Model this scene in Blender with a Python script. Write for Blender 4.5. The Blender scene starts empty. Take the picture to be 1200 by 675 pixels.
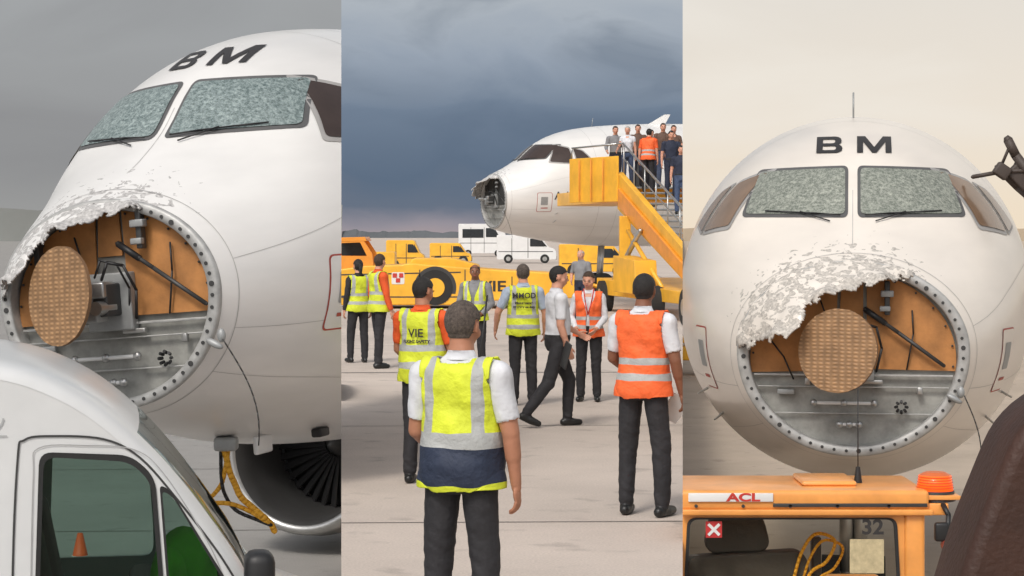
import bpy, bmesh, math, random
import numpy as np
from mathutils import Vector, Matrix, noise, Euler
random.seed(7)
scn=bpy.context.scene
D2R=math.radians
F=2400.0; CAMZ=4.1; DECK=2.0
def S(r,g,b):
    f=lambda c:(c/12.92 if c<=.04045 else ((c+.055)/1.055)**2.4)
    return (f(r/255),f(g/255),f(b/255),1)
def survey(px,py,d):
    return Vector(((px-600)/F*d,d,CAMZ-(py-275)/F*d))
# ---------------------------------------------------------------- materials
def newmat(name):
    m=bpy.data.materials.new(name); m.use_nodes=True
    nt=m.node_tree; return m,nt,nt.nodes['Principled BSDF']
def M(name,rgb,rough=.5,metal=0,var=.12,vs=4.0,bump=0,bs=60,emit=0,coat=0,det=4,bd=.01):
    m,nt,b=newmat(name); N=nt.nodes;L=nt.links
    if len(rgb)==3: rgb=(*rgb,1)
    b.inputs['Roughness'].default_value=rough; b.inputs['Metallic'].default_value=metal
    if coat: b.inputs['Coat Weight'].default_value=coat; b.inputs['Coat Roughness'].default_value=.15
    tc=N.new('ShaderNodeTexCoord')
    n=N.new('ShaderNodeTexNoise'); n.inputs['Scale'].default_value=vs; n.inputs['Detail'].default_value=det; n.inputs['Roughness'].default_value=.6
    L.new(tc.outputs['Object'],n.inputs['Vector'])
    mr=N.new('ShaderNodeMapRange'); mr.inputs[1].default_value=.3; mr.inputs[2].default_value=.7; mr.inputs[3].default_value=1-var; mr.inputs[4].default_value=1+var
    L.new(n.outputs[0],mr.inputs[0])
    vm=N.new('ShaderNodeVectorMath'); vm.operation='SCALE'; vm.inputs[0].default_value=rgb[:3]
    L.new(mr.outputs[0],vm.inputs['Scale']); L.new(vm.outputs[0],b.inputs['Base Color'])
    if bump:
        n2=N.new('ShaderNodeTexNoise'); n2.inputs['Scale'].default_value=bs; n2.inputs['Detail'].default_value=5
        L.new(tc.outputs['Object'],n2.inputs['Vector'])
        bp=N.new('ShaderNodeBump'); bp.inputs['Strength'].default_value=bump; bp.inputs['Distance'].default_value=bd
        L.new(n2.outputs[0],bp.inputs['Height']); L.new(bp.outputs[0],b.inputs['Normal'])
    if emit:
        b.inputs['Emission Color'].default_value=rgb; b.inputs['Emission Strength'].default_value=emit
    return m
def glassmat(name,tint,mixf=.35):
    m=bpy.data.materials.new(name); m.use_nodes=True; nt=m.node_tree; N=nt.nodes; L=nt.links
    for n in list(N): N.remove(n)
    o=N.new('ShaderNodeOutputMaterial'); t=N.new('ShaderNodeBsdfTransparent'); t.inputs[0].default_value=(*tint,1)
    g=N.new('ShaderNodeBsdfGlossy'); g.inputs['Roughness'].default_value=.04; g.inputs[0].default_value=(.8,.85,.85,1)
    mx=N.new('ShaderNodeMixShader'); lw=N.new('ShaderNodeLayerWeight'); lw.inputs[0].default_value=mixf
    L.new(lw.outputs['Fresnel'],mx.inputs[0]); L.new(t.outputs[0],mx.inputs[1]); L.new(g.outputs[0],mx.inputs[2]); L.new(mx.outputs[0],o.inputs[0])
    return m
# aircraft paint with peeling controlled by a 'peel' vertex attribute
def paintmat(name,rgb,chip):
    m,nt,b=newmat(name); N=nt.nodes;L=nt.links
    tc=N.new('ShaderNodeTexCoord'); at=N.new('ShaderNodeAttribute'); at.attribute_name='peel'
    n=N.new('ShaderNodeTexNoise'); n.inputs['Scale'].default_value=12; n.inputs['Detail'].default_value=3; n.inputs['Roughness'].default_value=.5; n.inputs['Distortion'].default_value=.7
    mp=N.new('ShaderNodeMapping'); mp.inputs['Scale'].default_value=(1,.8,1.5); L.new(tc.outputs['Object'],mp.inputs[0])
    L.new(mp.outputs[0],n.inputs['Vector'])
    ad=N.new('ShaderNodeMath'); ad.operation='MULTIPLY_ADD'; ad.inputs[1].default_value=.60; ad.inputs[2].default_value=-.80
    L.new(at.outputs['Fac'],ad.inputs[0])
    a2=N.new('ShaderNodeMath'); a2.operation='ADD'; L.new(ad.outputs[0],a2.inputs[0]); L.new(n.outputs[0],a2.inputs[1])
    mr=N.new('ShaderNodeMapRange'); mr.inputs[1].default_value=0; mr.inputs[2].default_value=.015; L.new(a2.outputs[0],mr.inputs[0])
    g=N.new('ShaderNodeTexNoise'); g.inputs['Scale'].default_value=1.3; g.inputs['Detail'].default_value=7
    mp2=N.new('ShaderNodeMapping'); mp2.inputs['Scale'].default_value=(1,.35,2.2); L.new(tc.outputs['Object'],mp2.inputs[0]); L.new(mp2.outputs[0],g.inputs[0])
    gr=N.new('ShaderNodeMapRange'); gr.inputs[1].default_value=.3; gr.inputs[2].default_value=.75; gr.inputs[3].default_value=1.03; gr.inputs[4].default_value=.86
    L.new(g.outputs[0],gr.inputs[0])
    sc=N.new('ShaderNodeVectorMath'); sc.operation='SCALE'; sc.inputs[0].default_value=rgb; L.new(gr.outputs[0],sc.inputs['Scale'])
    cn=N.new('ShaderNodeTexNoise'); cn.inputs['Scale'].default_value=40; L.new(tc.outputs['Object'],cn.inputs[0])
    cs=N.new('ShaderNodeVectorMath'); cs.operation='SCALE'; cs.inputs[0].default_value=chip
    cm=N.new('ShaderNodeMapRange'); cm.inputs[1].default_value=.3; cm.inputs[2].default_value=.7; cm.inputs[3].default_value=.7; cm.inputs[4].default_value=1.35; L.new(cn.outputs[0],cm.inputs[0]); L.new(cm.outputs[0],cs.inputs['Scale'])
    mx=N.new('ShaderNodeMix'); mx.data_type='RGBA'; L.new(mr.outputs[0],mx.inputs[0]); L.new(sc.outputs[0],mx.inputs[6]); L.new(cs.outputs[0],mx.inputs[7])
    L.new(mx.outputs[2],b.inputs['Base Color'])
    rr=N.new('ShaderNodeMapRange'); rr.inputs[3].default_value=.28; rr.inputs[4].default_value=.8; L.new(mr.outputs[0],rr.inputs[0]); L.new(rr.outputs[0],b.inputs['Roughness'])
    dn=N.new('ShaderNodeTexNoise'); dn.inputs['Scale'].default_value=7; L.new(tc.outputs['Object'],dn.inputs[0])
    dm=N.new('ShaderNodeMath'); dm.operation='MULTIPLY'; L.new(dn.outputs[0],dm.inputs[0]); L.new(at.outputs['Fac'],dm.inputs[1])
    d2=N.new('ShaderNodeMath'); d2.operation='MULTIPLY_ADD'; d2.inputs[1].default_value=-.12; L.new(mr.outputs[0],d2.inputs[0]); L.new(dm.outputs[0],d2.inputs[2])
    bp=N.new('ShaderNodeBump'); bp.inputs['Strength'].default_value=.4; bp.inputs['Distance'].default_value=.025; L.new(d2.outputs[0],bp.inputs['Height']); L.new(bp.outputs[0],b.inputs['Normal'])
    b.inputs['Coat Weight'].default_value=.15
    return m
def crackmat(name,base,fleck):
    m,nt,b=newmat(name); N=nt.nodes;L=nt.links
    tc=N.new('ShaderNodeTexCoord')
    v=N.new('ShaderNodeTexVoronoi'); v.feature='DISTANCE_TO_EDGE'; v.inputs['Scale'].default_value=34
    n=N.new('ShaderNodeTexNoise'); n.inputs['Scale'].default_value=26; n.inputs['Detail'].default_value=7; n.inputs['Roughness'].default_value=.8
    dis=N.new('ShaderNodeVectorMath'); dis.operation='MULTIPLY_ADD'; dis.inputs[1].default_value=(.05,.05,.05)
    L.new(tc.outputs['Object'],n.inputs[0]); L.new(n.outputs[1],dis.inputs[0]); L.new(tc.outputs['Object'],dis.inputs[2]); L.new(dis.outputs[0],v.inputs['Vector'])
    r=N.new('ShaderNodeMapRange'); r.inputs[1].default_value=.0; r.inputs[2].default_value=.06; r.inputs[3].default_value=.75; r.inputs[4].default_value=0; L.new(v.outputs[0],r.inputs[0])
    r2=N.new('ShaderNodeMapRange'); r2.inputs[1].default_value=.44; r2.inputs[2].default_value=.64; r2.inputs[4].default_value=.9; L.new(n.outputs[0],r2.inputs[0])
    mxm=N.new('ShaderNodeMath'); mxm.operation='MAXIMUM'; L.new(r.outputs[0],mxm.inputs[0]); L.new(r2.outputs[0],mxm.inputs[1])
    mx=N.new('ShaderNodeMix'); mx.data_type='RGBA'; mx.inputs[6].default_value=(*base,1); mx.inputs[7].default_value=(*fleck,1); L.new(mxm.outputs[0],mx.inputs[0])
    L.new(mx.outputs[2],b.inputs['Base Color']); b.inputs['Roughness'].default_value=.3
    bp=N.new('ShaderNodeBump'); bp.inputs['Strength'].default_value=.4; bp.inputs['Distance'].default_value=.01; L.new(mxm.outputs[0],bp.inputs['Height']); L.new(bp.outputs[0],b.inputs['Normal'])
    return m
def gridmat(name,rgb):
    m,nt,b=newmat(name); N=nt.nodes;L=nt.links
    tc=N.new('ShaderNodeTexCoord'); w=N.new('ShaderNodeTexWave'); w.bands_direction='X'; w.inputs['Scale'].default_value=5; w.inputs['Distortion'].default_value=1.6
    w2=N.new('ShaderNodeTexWave'); w2.bands_direction='Z'; w2.inputs['Scale'].default_value=9; w2.inputs['Distortion'].default_value=1.6
    nz=N.new('ShaderNodeTexNoise'); nz.inputs['Scale'].default_value=9; nz.inputs['Detail'].default_value=6; L.new(tc.outputs['Object'],nz.inputs[0])
    L.new(tc.outputs['Object'],w.inputs[0]); L.new(tc.outputs['Object'],w2.inputs[0])
    a=N.new('ShaderNodeMath'); a.operation='MULTIPLY'; L.new(w.outputs[1],a.inputs[0]); L.new(w2.outputs[1],a.inputs[1])
    mr=N.new('ShaderNodeMapRange'); mr.inputs[3].default_value=.74; mr.inputs[4].default_value=1.28; L.new(a.outputs[0],mr.inputs[0])
    nr=N.new('ShaderNodeMapRange'); nr.inputs[1].default_value=.3; nr.inputs[2].default_value=.7; nr.inputs[3].default_value=.75; nr.inputs[4].default_value=1.2; L.new(nz.outputs[0],nr.inputs[0])
    k=N.new('ShaderNodeMath'); k.operation='MULTIPLY'; L.new(mr.outputs[0],k.inputs[0]); L.new(nr.outputs[0],k.inputs[1])
    s=N.new('ShaderNodeVectorMath'); s.operation='SCALE'; s.inputs[0].default_value=rgb; L.new(k.outputs[0],s.inputs['Scale']); L.new(s.outputs[0],b.inputs['Base Color'])
    b.inputs['Roughness'].default_value=.6
    bp=N.new('ShaderNodeBump'); bp.inputs['Strength'].default_value=.5; bp.inputs['Distance'].default_value=.01; L.new(a.outputs[0],bp.inputs['Height']); L.new(bp.outputs[0],b.inputs['Normal'])
    return m
def vestmat(name,main,low=None,lowz=0,bands=((1.02,.028),(1.2,.028)),vert=True,silver=(.42,.43,.42)):
    m,nt,b=newmat(name); N=nt.nodes;L=nt.links
    at=N.new('ShaderNodeAttribute'); at.attribute_name='rest'; sx=N.new('ShaderNodeSeparateXYZ'); L.new(at.outputs['Vector'],sx.inputs[0])
    def cmpn(sock,c,e):
        n=N.new('ShaderNodeMath'); n.operation='COMPARE'; L.new(sock,n.inputs[0]); n.inputs[1].default_value=c; n.inputs[2].default_value=e; return n.outputs[0]
    acc=None
    for c,e in bands:
        o=cmpn(sx.outputs[2],c,e)
        if acc is None: acc=o
        else:
            k=N.new('ShaderNodeMath'); k.operation='MAXIMUM'; L.new(acc,k.inputs[0]); L.new(o,k.inputs[1]); acc=k.outputs[0]
    if vert:
        ab=N.new('ShaderNodeMath'); ab.operation='ABSOLUTE'; L.new(sx.outputs[0],ab.inputs[0])
        o=cmpn(ab.outputs[0],.115,.024)
        g=N.new('ShaderNodeMath'); g.operation='GREATER_THAN'; L.new(sx.outputs[2],g.inputs[0]); g.inputs[1].default_value=bands[-1][0]
        k=N.new('ShaderNodeMath'); k.operation='MULTIPLY'; L.new(o,k.inputs[0]); L.new(g.outputs[0],k.inputs[1])
        k2=N.new('ShaderNodeMath'); k2.operation='MAXIMUM'; L.new(acc,k2.inputs[0]); L.new(k.outputs[0],k2.inputs[1]); acc=k2.outputs[0]
    base=N.new('ShaderNodeMix'); base.data_type='RGBA'; base.inputs[6].default_value=(*main,1); base.inputs[7].default_value=(*(low or main),1)
    g=N.new('ShaderNodeMath'); g.operation='LESS_THAN'; L.new(sx.outputs[2],g.inputs[0]); g.inputs[1].default_value=lowz
    g2=N.new('ShaderNodeMath'); g2.operation='GREATER_THAN'; L.new(sx.outputs[2],g2.inputs[0]); g2.inputs[1].default_value=.892
    g3=N.new('ShaderNodeMath'); g3.operation='MULTIPLY'; L.new(g.outputs[0],g3.inputs[0]); L.new(g2.outputs[0],g3.inputs[1]); L.new(g3.outputs[0],base.inputs[0])
    mx=N.new('ShaderNodeMix'); mx.data_type='RGBA'; L.new(acc,mx.inputs[0]); L.new(base.outputs[2],mx.inputs[6]); mx.inputs[7].default_value=(*silver,1)
    n=N.new('ShaderNodeTexNoise'); n.inputs['Scale'].default_value=9; n.inputs['Detail'].default_value=5; L.new(at.outputs['Vector'],n.inputs[0])
    mr=N.new('ShaderNodeMapRange'); mr.inputs[1].default_value=.3; mr.inputs[2].default_value=.7; mr.inputs[3].default_value=.85; mr.inputs[4].default_value=1.08; L.new(n.outputs[0],mr.inputs[0])
    s=N.new('ShaderNodeVectorMath'); s.operation='SCALE'; L.new(mx.outputs[2],s.inputs[0]); L.new(mr.outputs[0],s.inputs['Scale']); L.new(s.outputs[0],b.inputs['Base Color'])
    bp=N.new('ShaderNodeBump'); bp.inputs['Strength'].default_value=.8; bp.inputs['Distance'].default_value=.04; L.new(n.outputs[0],bp.inputs['Height']); L.new(bp.outputs[0],b.inputs['Normal'])
    b.inputs['Roughness'].default_value=.7
    return m
# ---------------------------------------------------------------- mesh helpers
def link(o): scn.collection.objects.link(o); return o
def empty(name,mat=None):
    e=bpy.data.objects.new(name,None); e.empty_display_size=.2; link(e)
    if mat is not None: e.matrix_world=mat
    return e
def obj(name,me,mats,parent=None,smooth=False,bay=None,loc=None):
    if isinstance(me,bmesh.types.BMesh):
        b=me; me=bpy.data.meshes.new(name); b.to_mesh(me); b.free()
    o=bpy.data.objects.new(name,me); link(o)
    if not isinstance(mats,(list,tuple)): mats=[mats]
    if len(me.materials)==0:
        for m in mats: me.materials.append(m)
    if smooth: me.polygons.foreach_set('use_smooth',[True]*len(me.polygons))
    if parent: o.parent=parent
    if bay: o['bay']=bay
    elif parent and 'bay' in parent: o['bay']=parent['bay']
    if loc: o.location=loc
    return o
def bevel(o,w,seg=3,angle=40):
    m=o.modifiers.new('b','BEVEL'); m.width=w; m.segments=seg; m.limit_method='ANGLE'; m.angle_limit=D2R(angle); return o
def box(name,c,s,mat,parent=None,bv=0,rot=None,bay=None):
    bm=bmesh.new(); bmesh.ops.create_cube(bm,size=1,matrix=Matrix.Translation(c)@(Euler(rot).to_matrix().to_4x4() if rot else Matrix())@Matrix.Diagonal((*s,1)))
    o=obj(name,bm,mat,parent,bay=bay)
    if bv: bevel(o,bv); o.data.polygons.foreach_set('use_smooth',[True]*len(o.data.polygons))
    return o
def frust(bm,p0,p1,r0,r1,seg=12,ball=True,sub=2):
    p0=Vector(p0);p1=Vector(p1);d=p1-p0;L=d.length
    if L>1e-6:
        mt=Matrix.Translation((p0+p1)/2)@d.to_track_quat('Z','Y').to_matrix().to_4x4()
        bmesh.ops.create_cone(bm,cap_ends=True,segments=seg,radius1=r0,radius2=r1,depth=L,matrix=mt)
    if ball:
        for p,r in((p0,r0),(p1,r1)): bmesh.ops.create_icosphere(bm,subdivisions=sub,radius=r,matrix=Matrix.Translation(p))
def tube(name,pts,r,mat,parent=None,bay=None,ball=True):
    bm=bmesh.new()
    for a,b in zip(pts[:-1],pts[1:]): frust(bm,a,b,r,r,8,ball,1)
    return obj(name,bm,mat,parent,True,bay)
def cyl(name,p0,p1,r0,r1,mat,parent=None,seg=24,bay=None,smooth=False):
    bm=bmesh.new(); frust(bm,p0,p1,r0,r1,seg,False); o=obj(name,bm,mat,parent,smooth,bay)
    return o
def ell(bm,c,r,rot=None,sub=3):
    mt=Matrix.Translation(c)@(rot.to_4x4() if rot else Matrix())@Matrix.Diagonal((*r,1))
    bmesh.ops.create_icosphere(bm,subdivisions=sub,radius=1,matrix=mt)
def tomesh(o):
    bpy.context.view_layer.update()
    dg=bpy.context.evaluated_depsgraph_get(); me=bpy.data.meshes.new_from_object(o.evaluated_get(dg),depsgraph=dg)
    bpy.data.objects.remove(o)
    return me
def fill2d(name,outlines,thick=0,bv=0):
    cu=bpy.data.curves.new(name,'CURVE'); cu.dimensions='2D'; cu.fill_mode='BOTH'; cu.extrude=thick/2; cu.bevel_depth=bv
    for ol in outlines:
        sp=cu.splines.new('POLY'); sp.points.add(len(ol)-1); sp.use_cyclic_u=True
        for i,p in enumerate(ol): sp.points[i].co=(p[0],p[1],0,1)
    o=bpy.data.objects.new(name,cu); link(o); return tomesh(o)
def plate(name,outlines,thick,mat,parent=None,y=0,bv=0,bay=None):
    """flat plate in local XZ with holes; front face at y, extends +thick"""
    me=fill2d(name,outlines,thick,bv)
    me.transform(Matrix.Translation((0,y+thick/2,0))@Matrix.Rotation(D2R(90),4,'X'))
    me.materials.clear()
    return obj(name,me,mat,parent,bay=bay)
def rounded(pts,r,n=5):
    out=[];k=len(pts)
    for i in range(k):
        p0=Vector(pts[i-1]);p=Vector(pts[i]);p1=Vector(pts[(i+1)%k])
        a=(p0-p);b=(p1-p);rr=min(r,a.length*.45,b.length*.45);A=p+a.normalized()*rr;B=p+b.normalized()*rr
        for j in range(n+1):
            t=j/n; out.append(tuple(A*(1-t)**2+p*2*t*(1-t)+B*t*t))
    return out
def refine(bm,lim,passes):
    bmesh.ops.remove_doubles(bm,verts=bm.verts,dist=1e-5)
    bmesh.ops.triangulate(bm,faces=bm.faces)
    for _ in range(passes):
        es=[e for e in bm.edges if e.calc_length()>lim]
        if not es: break
        bmesh.ops.subdivide_edges(bm,edges=es,cuts=1); bmesh.ops.triangulate(bm,faces=bm.faces)
def textbm(body,size,fat=0,sx=1,spacing=1,sub=2):
    cu=bpy.data.curves.new('t','FONT'); cu.body=body; cu.size=size; cu.align_x='CENTER'; cu.align_y='CENTER'; cu.offset=fat; cu.space_character=spacing
    o=bpy.data.objects.new('t',cu); link(o); me=tomesh(o)
    bm=bmesh.new(); bm.from_mesh(me)
    for v in bm.verts: v.co.x*=sx
    refine(bm,size*.10,sub)
    return bm
def textplate(name,body,size,mat,parent,at,fat=0,sx=1,rotz=0,bay=None):
    bm=textbm(body,size,fat,sx,1,0)
    bm.transform(Matrix.Translation(at)@Matrix.Rotation(rotz,4,'Z')@Matrix.Rotation(D2R(90),4,'X'))
    return obj(name,bm,mat,parent,bay=bay)
# ---------------------------------------------------------------- common mats
m_black=M('black_plastic',(.015,.015,.016),.5); m_rubber=M('rubber',(.02,.02,.02),.8,bump=.3)
m_steel=M('steel',(.45,.45,.44),.35,.8); m_grey=M('grey_metal',(.32,.33,.33),.5,.3,vs=8); m_dark=M('dark_metal',(.06,.06,.06),.5,.4)
m_white=M('white_paint',(.74,.74,.73),.3,coat=.3,var=.05,vs=2)
m_yellow=M('yellow_paint',S(238,178,50),.45,coat=.15,var=.16,vs=1.5)
m_orange=M('orange_paint',S(235,150,48),.4,coat=.2,var=.12,vs=3)
m_red=M('red_paint',(.55,.04,.03),.5)
m_winglass=M('dark_window',(.03,.035,.04),.08,var=.2)
m_txt=M('dark_lettering',(.03,.028,.028),.5)
# ================================================================ AIRCRAFT
PS=[0,.04,.12,.3,.6,1.0,1.5,1.9,2.3,2.7,3.1,3.5,4.0,5,6,7,30]
PT=[-.5,-.30,-.17,.0,.2,.42,.66,.90,1.24,1.50,1.68,1.80,1.90,2.0,2.05,2.07,2.07]
PB=[-.5,-.70,-.86,-1.05,-1.23,-1.40,-1.55,-1.64,-1.72,-1.80,-1.86,-1.91,-1.96,-2.03,-2.06,-2.07,-2.07]
PW=[0,.22,.38,.60,.84,1.07,1.29,1.43,1.55,1.65,1.73,1.80,1.87,1.94,1.965,1.975,1.975]
PC=[-.5,-.5,-.49,-.47,-.45,-.42,-.37,-.32,-.27,-.22,-.18,-.14,-.1,-.03,0,0,0]
def pchip(xs,ys):
    n=len(xs);h=[xs[i+1]-xs[i] for i in range(n-1)];dl=[(ys[i+1]-ys[i])/h[i] for i in range(n-1)];m=[0]*n
    m[0]=dl[0];m[-1]=dl[-1]
    for i in range(1,n-1):
        if dl[i-1]*dl[i]<=0:m[i]=0
        else:
            w1=2*h[i]+h[i-1];w2=h[i]+2*h[i-1];m[i]=(w1+w2)/(w1/dl[i-1]+w2/dl[i])
    def f(x):
        x=min(max(x,xs[0]),xs[-1]);i=0
        while i<n-2 and x>xs[i+1]:i+=1
        t=(x-xs[i])/h[i]
        return (1+2*t)*(1-t)**2*ys[i]+t*(1-t)**2*h[i]*m[i]+t*t*(3-2*t)*ys[i+1]+t*t*(t-1)*h[i]*m[i+1]
    return f
fT,fB,fW,fC=pchip(PS,PT),pchip(PS,PB),pchip(PS,PW),pchip(PS,PC)
def surf(s,phi):
    w,t,b,c=fW(s),fT(s),fB(s),fC(s); sn=math.sin(phi)
    return Vector((w*math.cos(phi),s,c+((t-c) if sn>=0 else (c-b))*sn))
def nrm(s,phi):
    e=.01; a=surf(s+e,phi)-surf(max(s-e,0.0005),phi); b=surf(s,phi+e)-surf(s,phi-e)
    n=b.cross(a); n.normalize()
    q=surf(s,phi)-Vector((0,s+.3,-.3))
    return n if n.dot(q)>0 else -n
def from_xz(x,z):
    lo,hi=.0005,9
    for _ in range(34):
        s=(lo+hi)/2;w,t,b,c=fW(s),fT(s),fB(s),fC(s);h=(t-c) if z>=c else (c-b)
        if (x/w)**2+((z-c)/max(h,1e-4))**2>1: lo=s
        else: hi=s
    w,t,b,c=fW(s),fT(s),fB(s),fC(s);h=(t-c) if z>=c else (c-b)
    return s,math.atan2((z-c)/h,x/w)
def from_sz(s,z,side=1):
    t,b,c=fT(s),fB(s),fC(s);h=(t-c) if z>=c else (c-b)
    q=max(-1,min(1,(z-c)/h)); p=math.asin(q); return s,(p if side>0 else math.pi-p)
def onsurf(u,v,mode,off):
    s,p=from_xz(u,v) if mode=='front' else from_sz(u,v,1 if mode=='port' else -1)
    return surf(s,p)+nrm(s,p)*off
def patch(name,poly,mode,off,mat,parent,rad=.05,rings=6):
    pl=rounded(poly,rad,5); 
    dense=[]
    for i in range(len(pl)):
        a=Vector(pl[i]);b=Vector(pl[(i+1)%len(pl)]);n=max(1,int((b-a).length/.1))
        for j in range(n): dense.append(a+(b-a)*j/n)
    c=sum(dense,Vector((0,0)))/len(dense); bm=bmesh.new(); R=[]
    for k in range(rings):
        f=1-k/rings; R.append([bm.verts.new(onsurf(*(c+(p-c)*f),mode,off)) for p in dense])
    cv=bm.verts.new(onsurf(*c,mode,off)); n=len(dense)
    for k in range(rings-1):
        for i in range(n): bm.faces.new((R[k][i],R[k][(i+1)%n],R[k+1][(i+1)%n],R[k+1][i]))
    for i in range(n): bm.faces.new((R[-1][i],R[-1][(i+1)%n],cv))
    bmesh.ops.recalc_face_normals(bm,faces=bm.faces)
    return obj(name,bm,mat,parent,True)
def seam(parent,fn,n,mat,w=.006,off=.003,name='panel_seam'):
    bm=bmesh.new(); prev=None
    for i in range(n+1):
        s,p=fn(i/n); s2,p2=fn(min(1,i/n+.01)); 
        if i==n: s2,p2=fn(i/n-.01)
        a=surf(s,p);nn=nrm(s,p);t=(surf(s2,p2)-a).normalized();sd=nn.cross(t)
        if i==n: sd=-sd
        q=(bm.verts.new(a+nn*off+sd*w/2),bm.verts.new(a+nn*off-sd*w/2))
        if prev: bm.faces.new((prev[0],prev[1],q[1],q[0]))
        prev=q
    return obj(name,bm,mat,parent)
# edge of the surviving radome (front view, x,z)
EDGE=[(-1.3,-.40),(-1.0,-.36),(-.92,-.33),(-.72,-.25),(-.52,-.22),(-.46,-.16),(-.42,-.02),(-.30,.10),(-.12,.17),(.05,.20),(.2,.235),(.33,.24),(.48,.26),(.62,.30),(.74,.33),(.86,.30),(1.3,.2)]
def edge_z(x): return float(np.interp(x,[e[0] for e in EDGE],[e[1] for e in EDGE]))
m_seam=M('seam_grey',(.40,.39,.38),.6)
m_chromate=M('tan_composite',S(172,118,66),.65,var=.3,vs=3.5,bump=.25,bs=25)
m_bulk=M('bulkhead_grey',(.30,.30,.28),.55,.2,var=.25,vs=6)
m_ringm=M('flange_grey',(.40,.40,.39),.5,.3,var=.2,vs=10)
m_ant=gridmat('antenna_grid',S(160,124,88)[:3])
m_antedge=M('antenna_edge',S(120,90,62),.6)
m_frame=M('window_frame',(.10,.10,.10),.5)
m_sill=M('window_surround',(.35,.34,.33),.5)
m_redline=M('red_outline',S(170,70,60),.5)
# registration letters drawn as outlines (x to the right, y up, cap height 1)
B_OUT=[(0,0),(.80,0),(.95,.04),(1.05,.13),(1.08,.26),(1.05,.39),(.93,.50),(1.02,.60),(1.04,.74),(1.01,.87),(.91,.96),(.78,1),(0,1)]
B_H1=[(.26,.17),(.74,.17),(.80,.21),(.82,.28),(.80,.36),(.74,.41),(.26,.41)]
B_H2=[(.26,.58),(.70,.58),(.76,.62),(.78,.70),(.76,.78),(.70,.83),(.26,.83)]
M_OUT=[(0,0),(.25,0),(.25,.66),(.62,0),(.80,0),(1.17,.66),(1.17,0),(1.42,0),(1.42,1),(1.08,1),(.71,.33),(.34,1),(0,1)]
def reg_letters(E):
    H=.185
    for ols,x0 in(((B_OUT,B_H1,B_H2),-.37),((M_OUT,),.04)):
        me=fill2d('l',[[(x0+p[0]*H*1.32,1.50+p[1]*H) for p in ol] for ol in ols])
        bm=bmesh.new(); bm.from_mesh(me); refine(bm,.03,6)
        for v in bm.verts: v.co=onsurf(v.co.x,v.co.y,'front',.010)
        obj('registration_letter',bm,m_txt,E)
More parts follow.
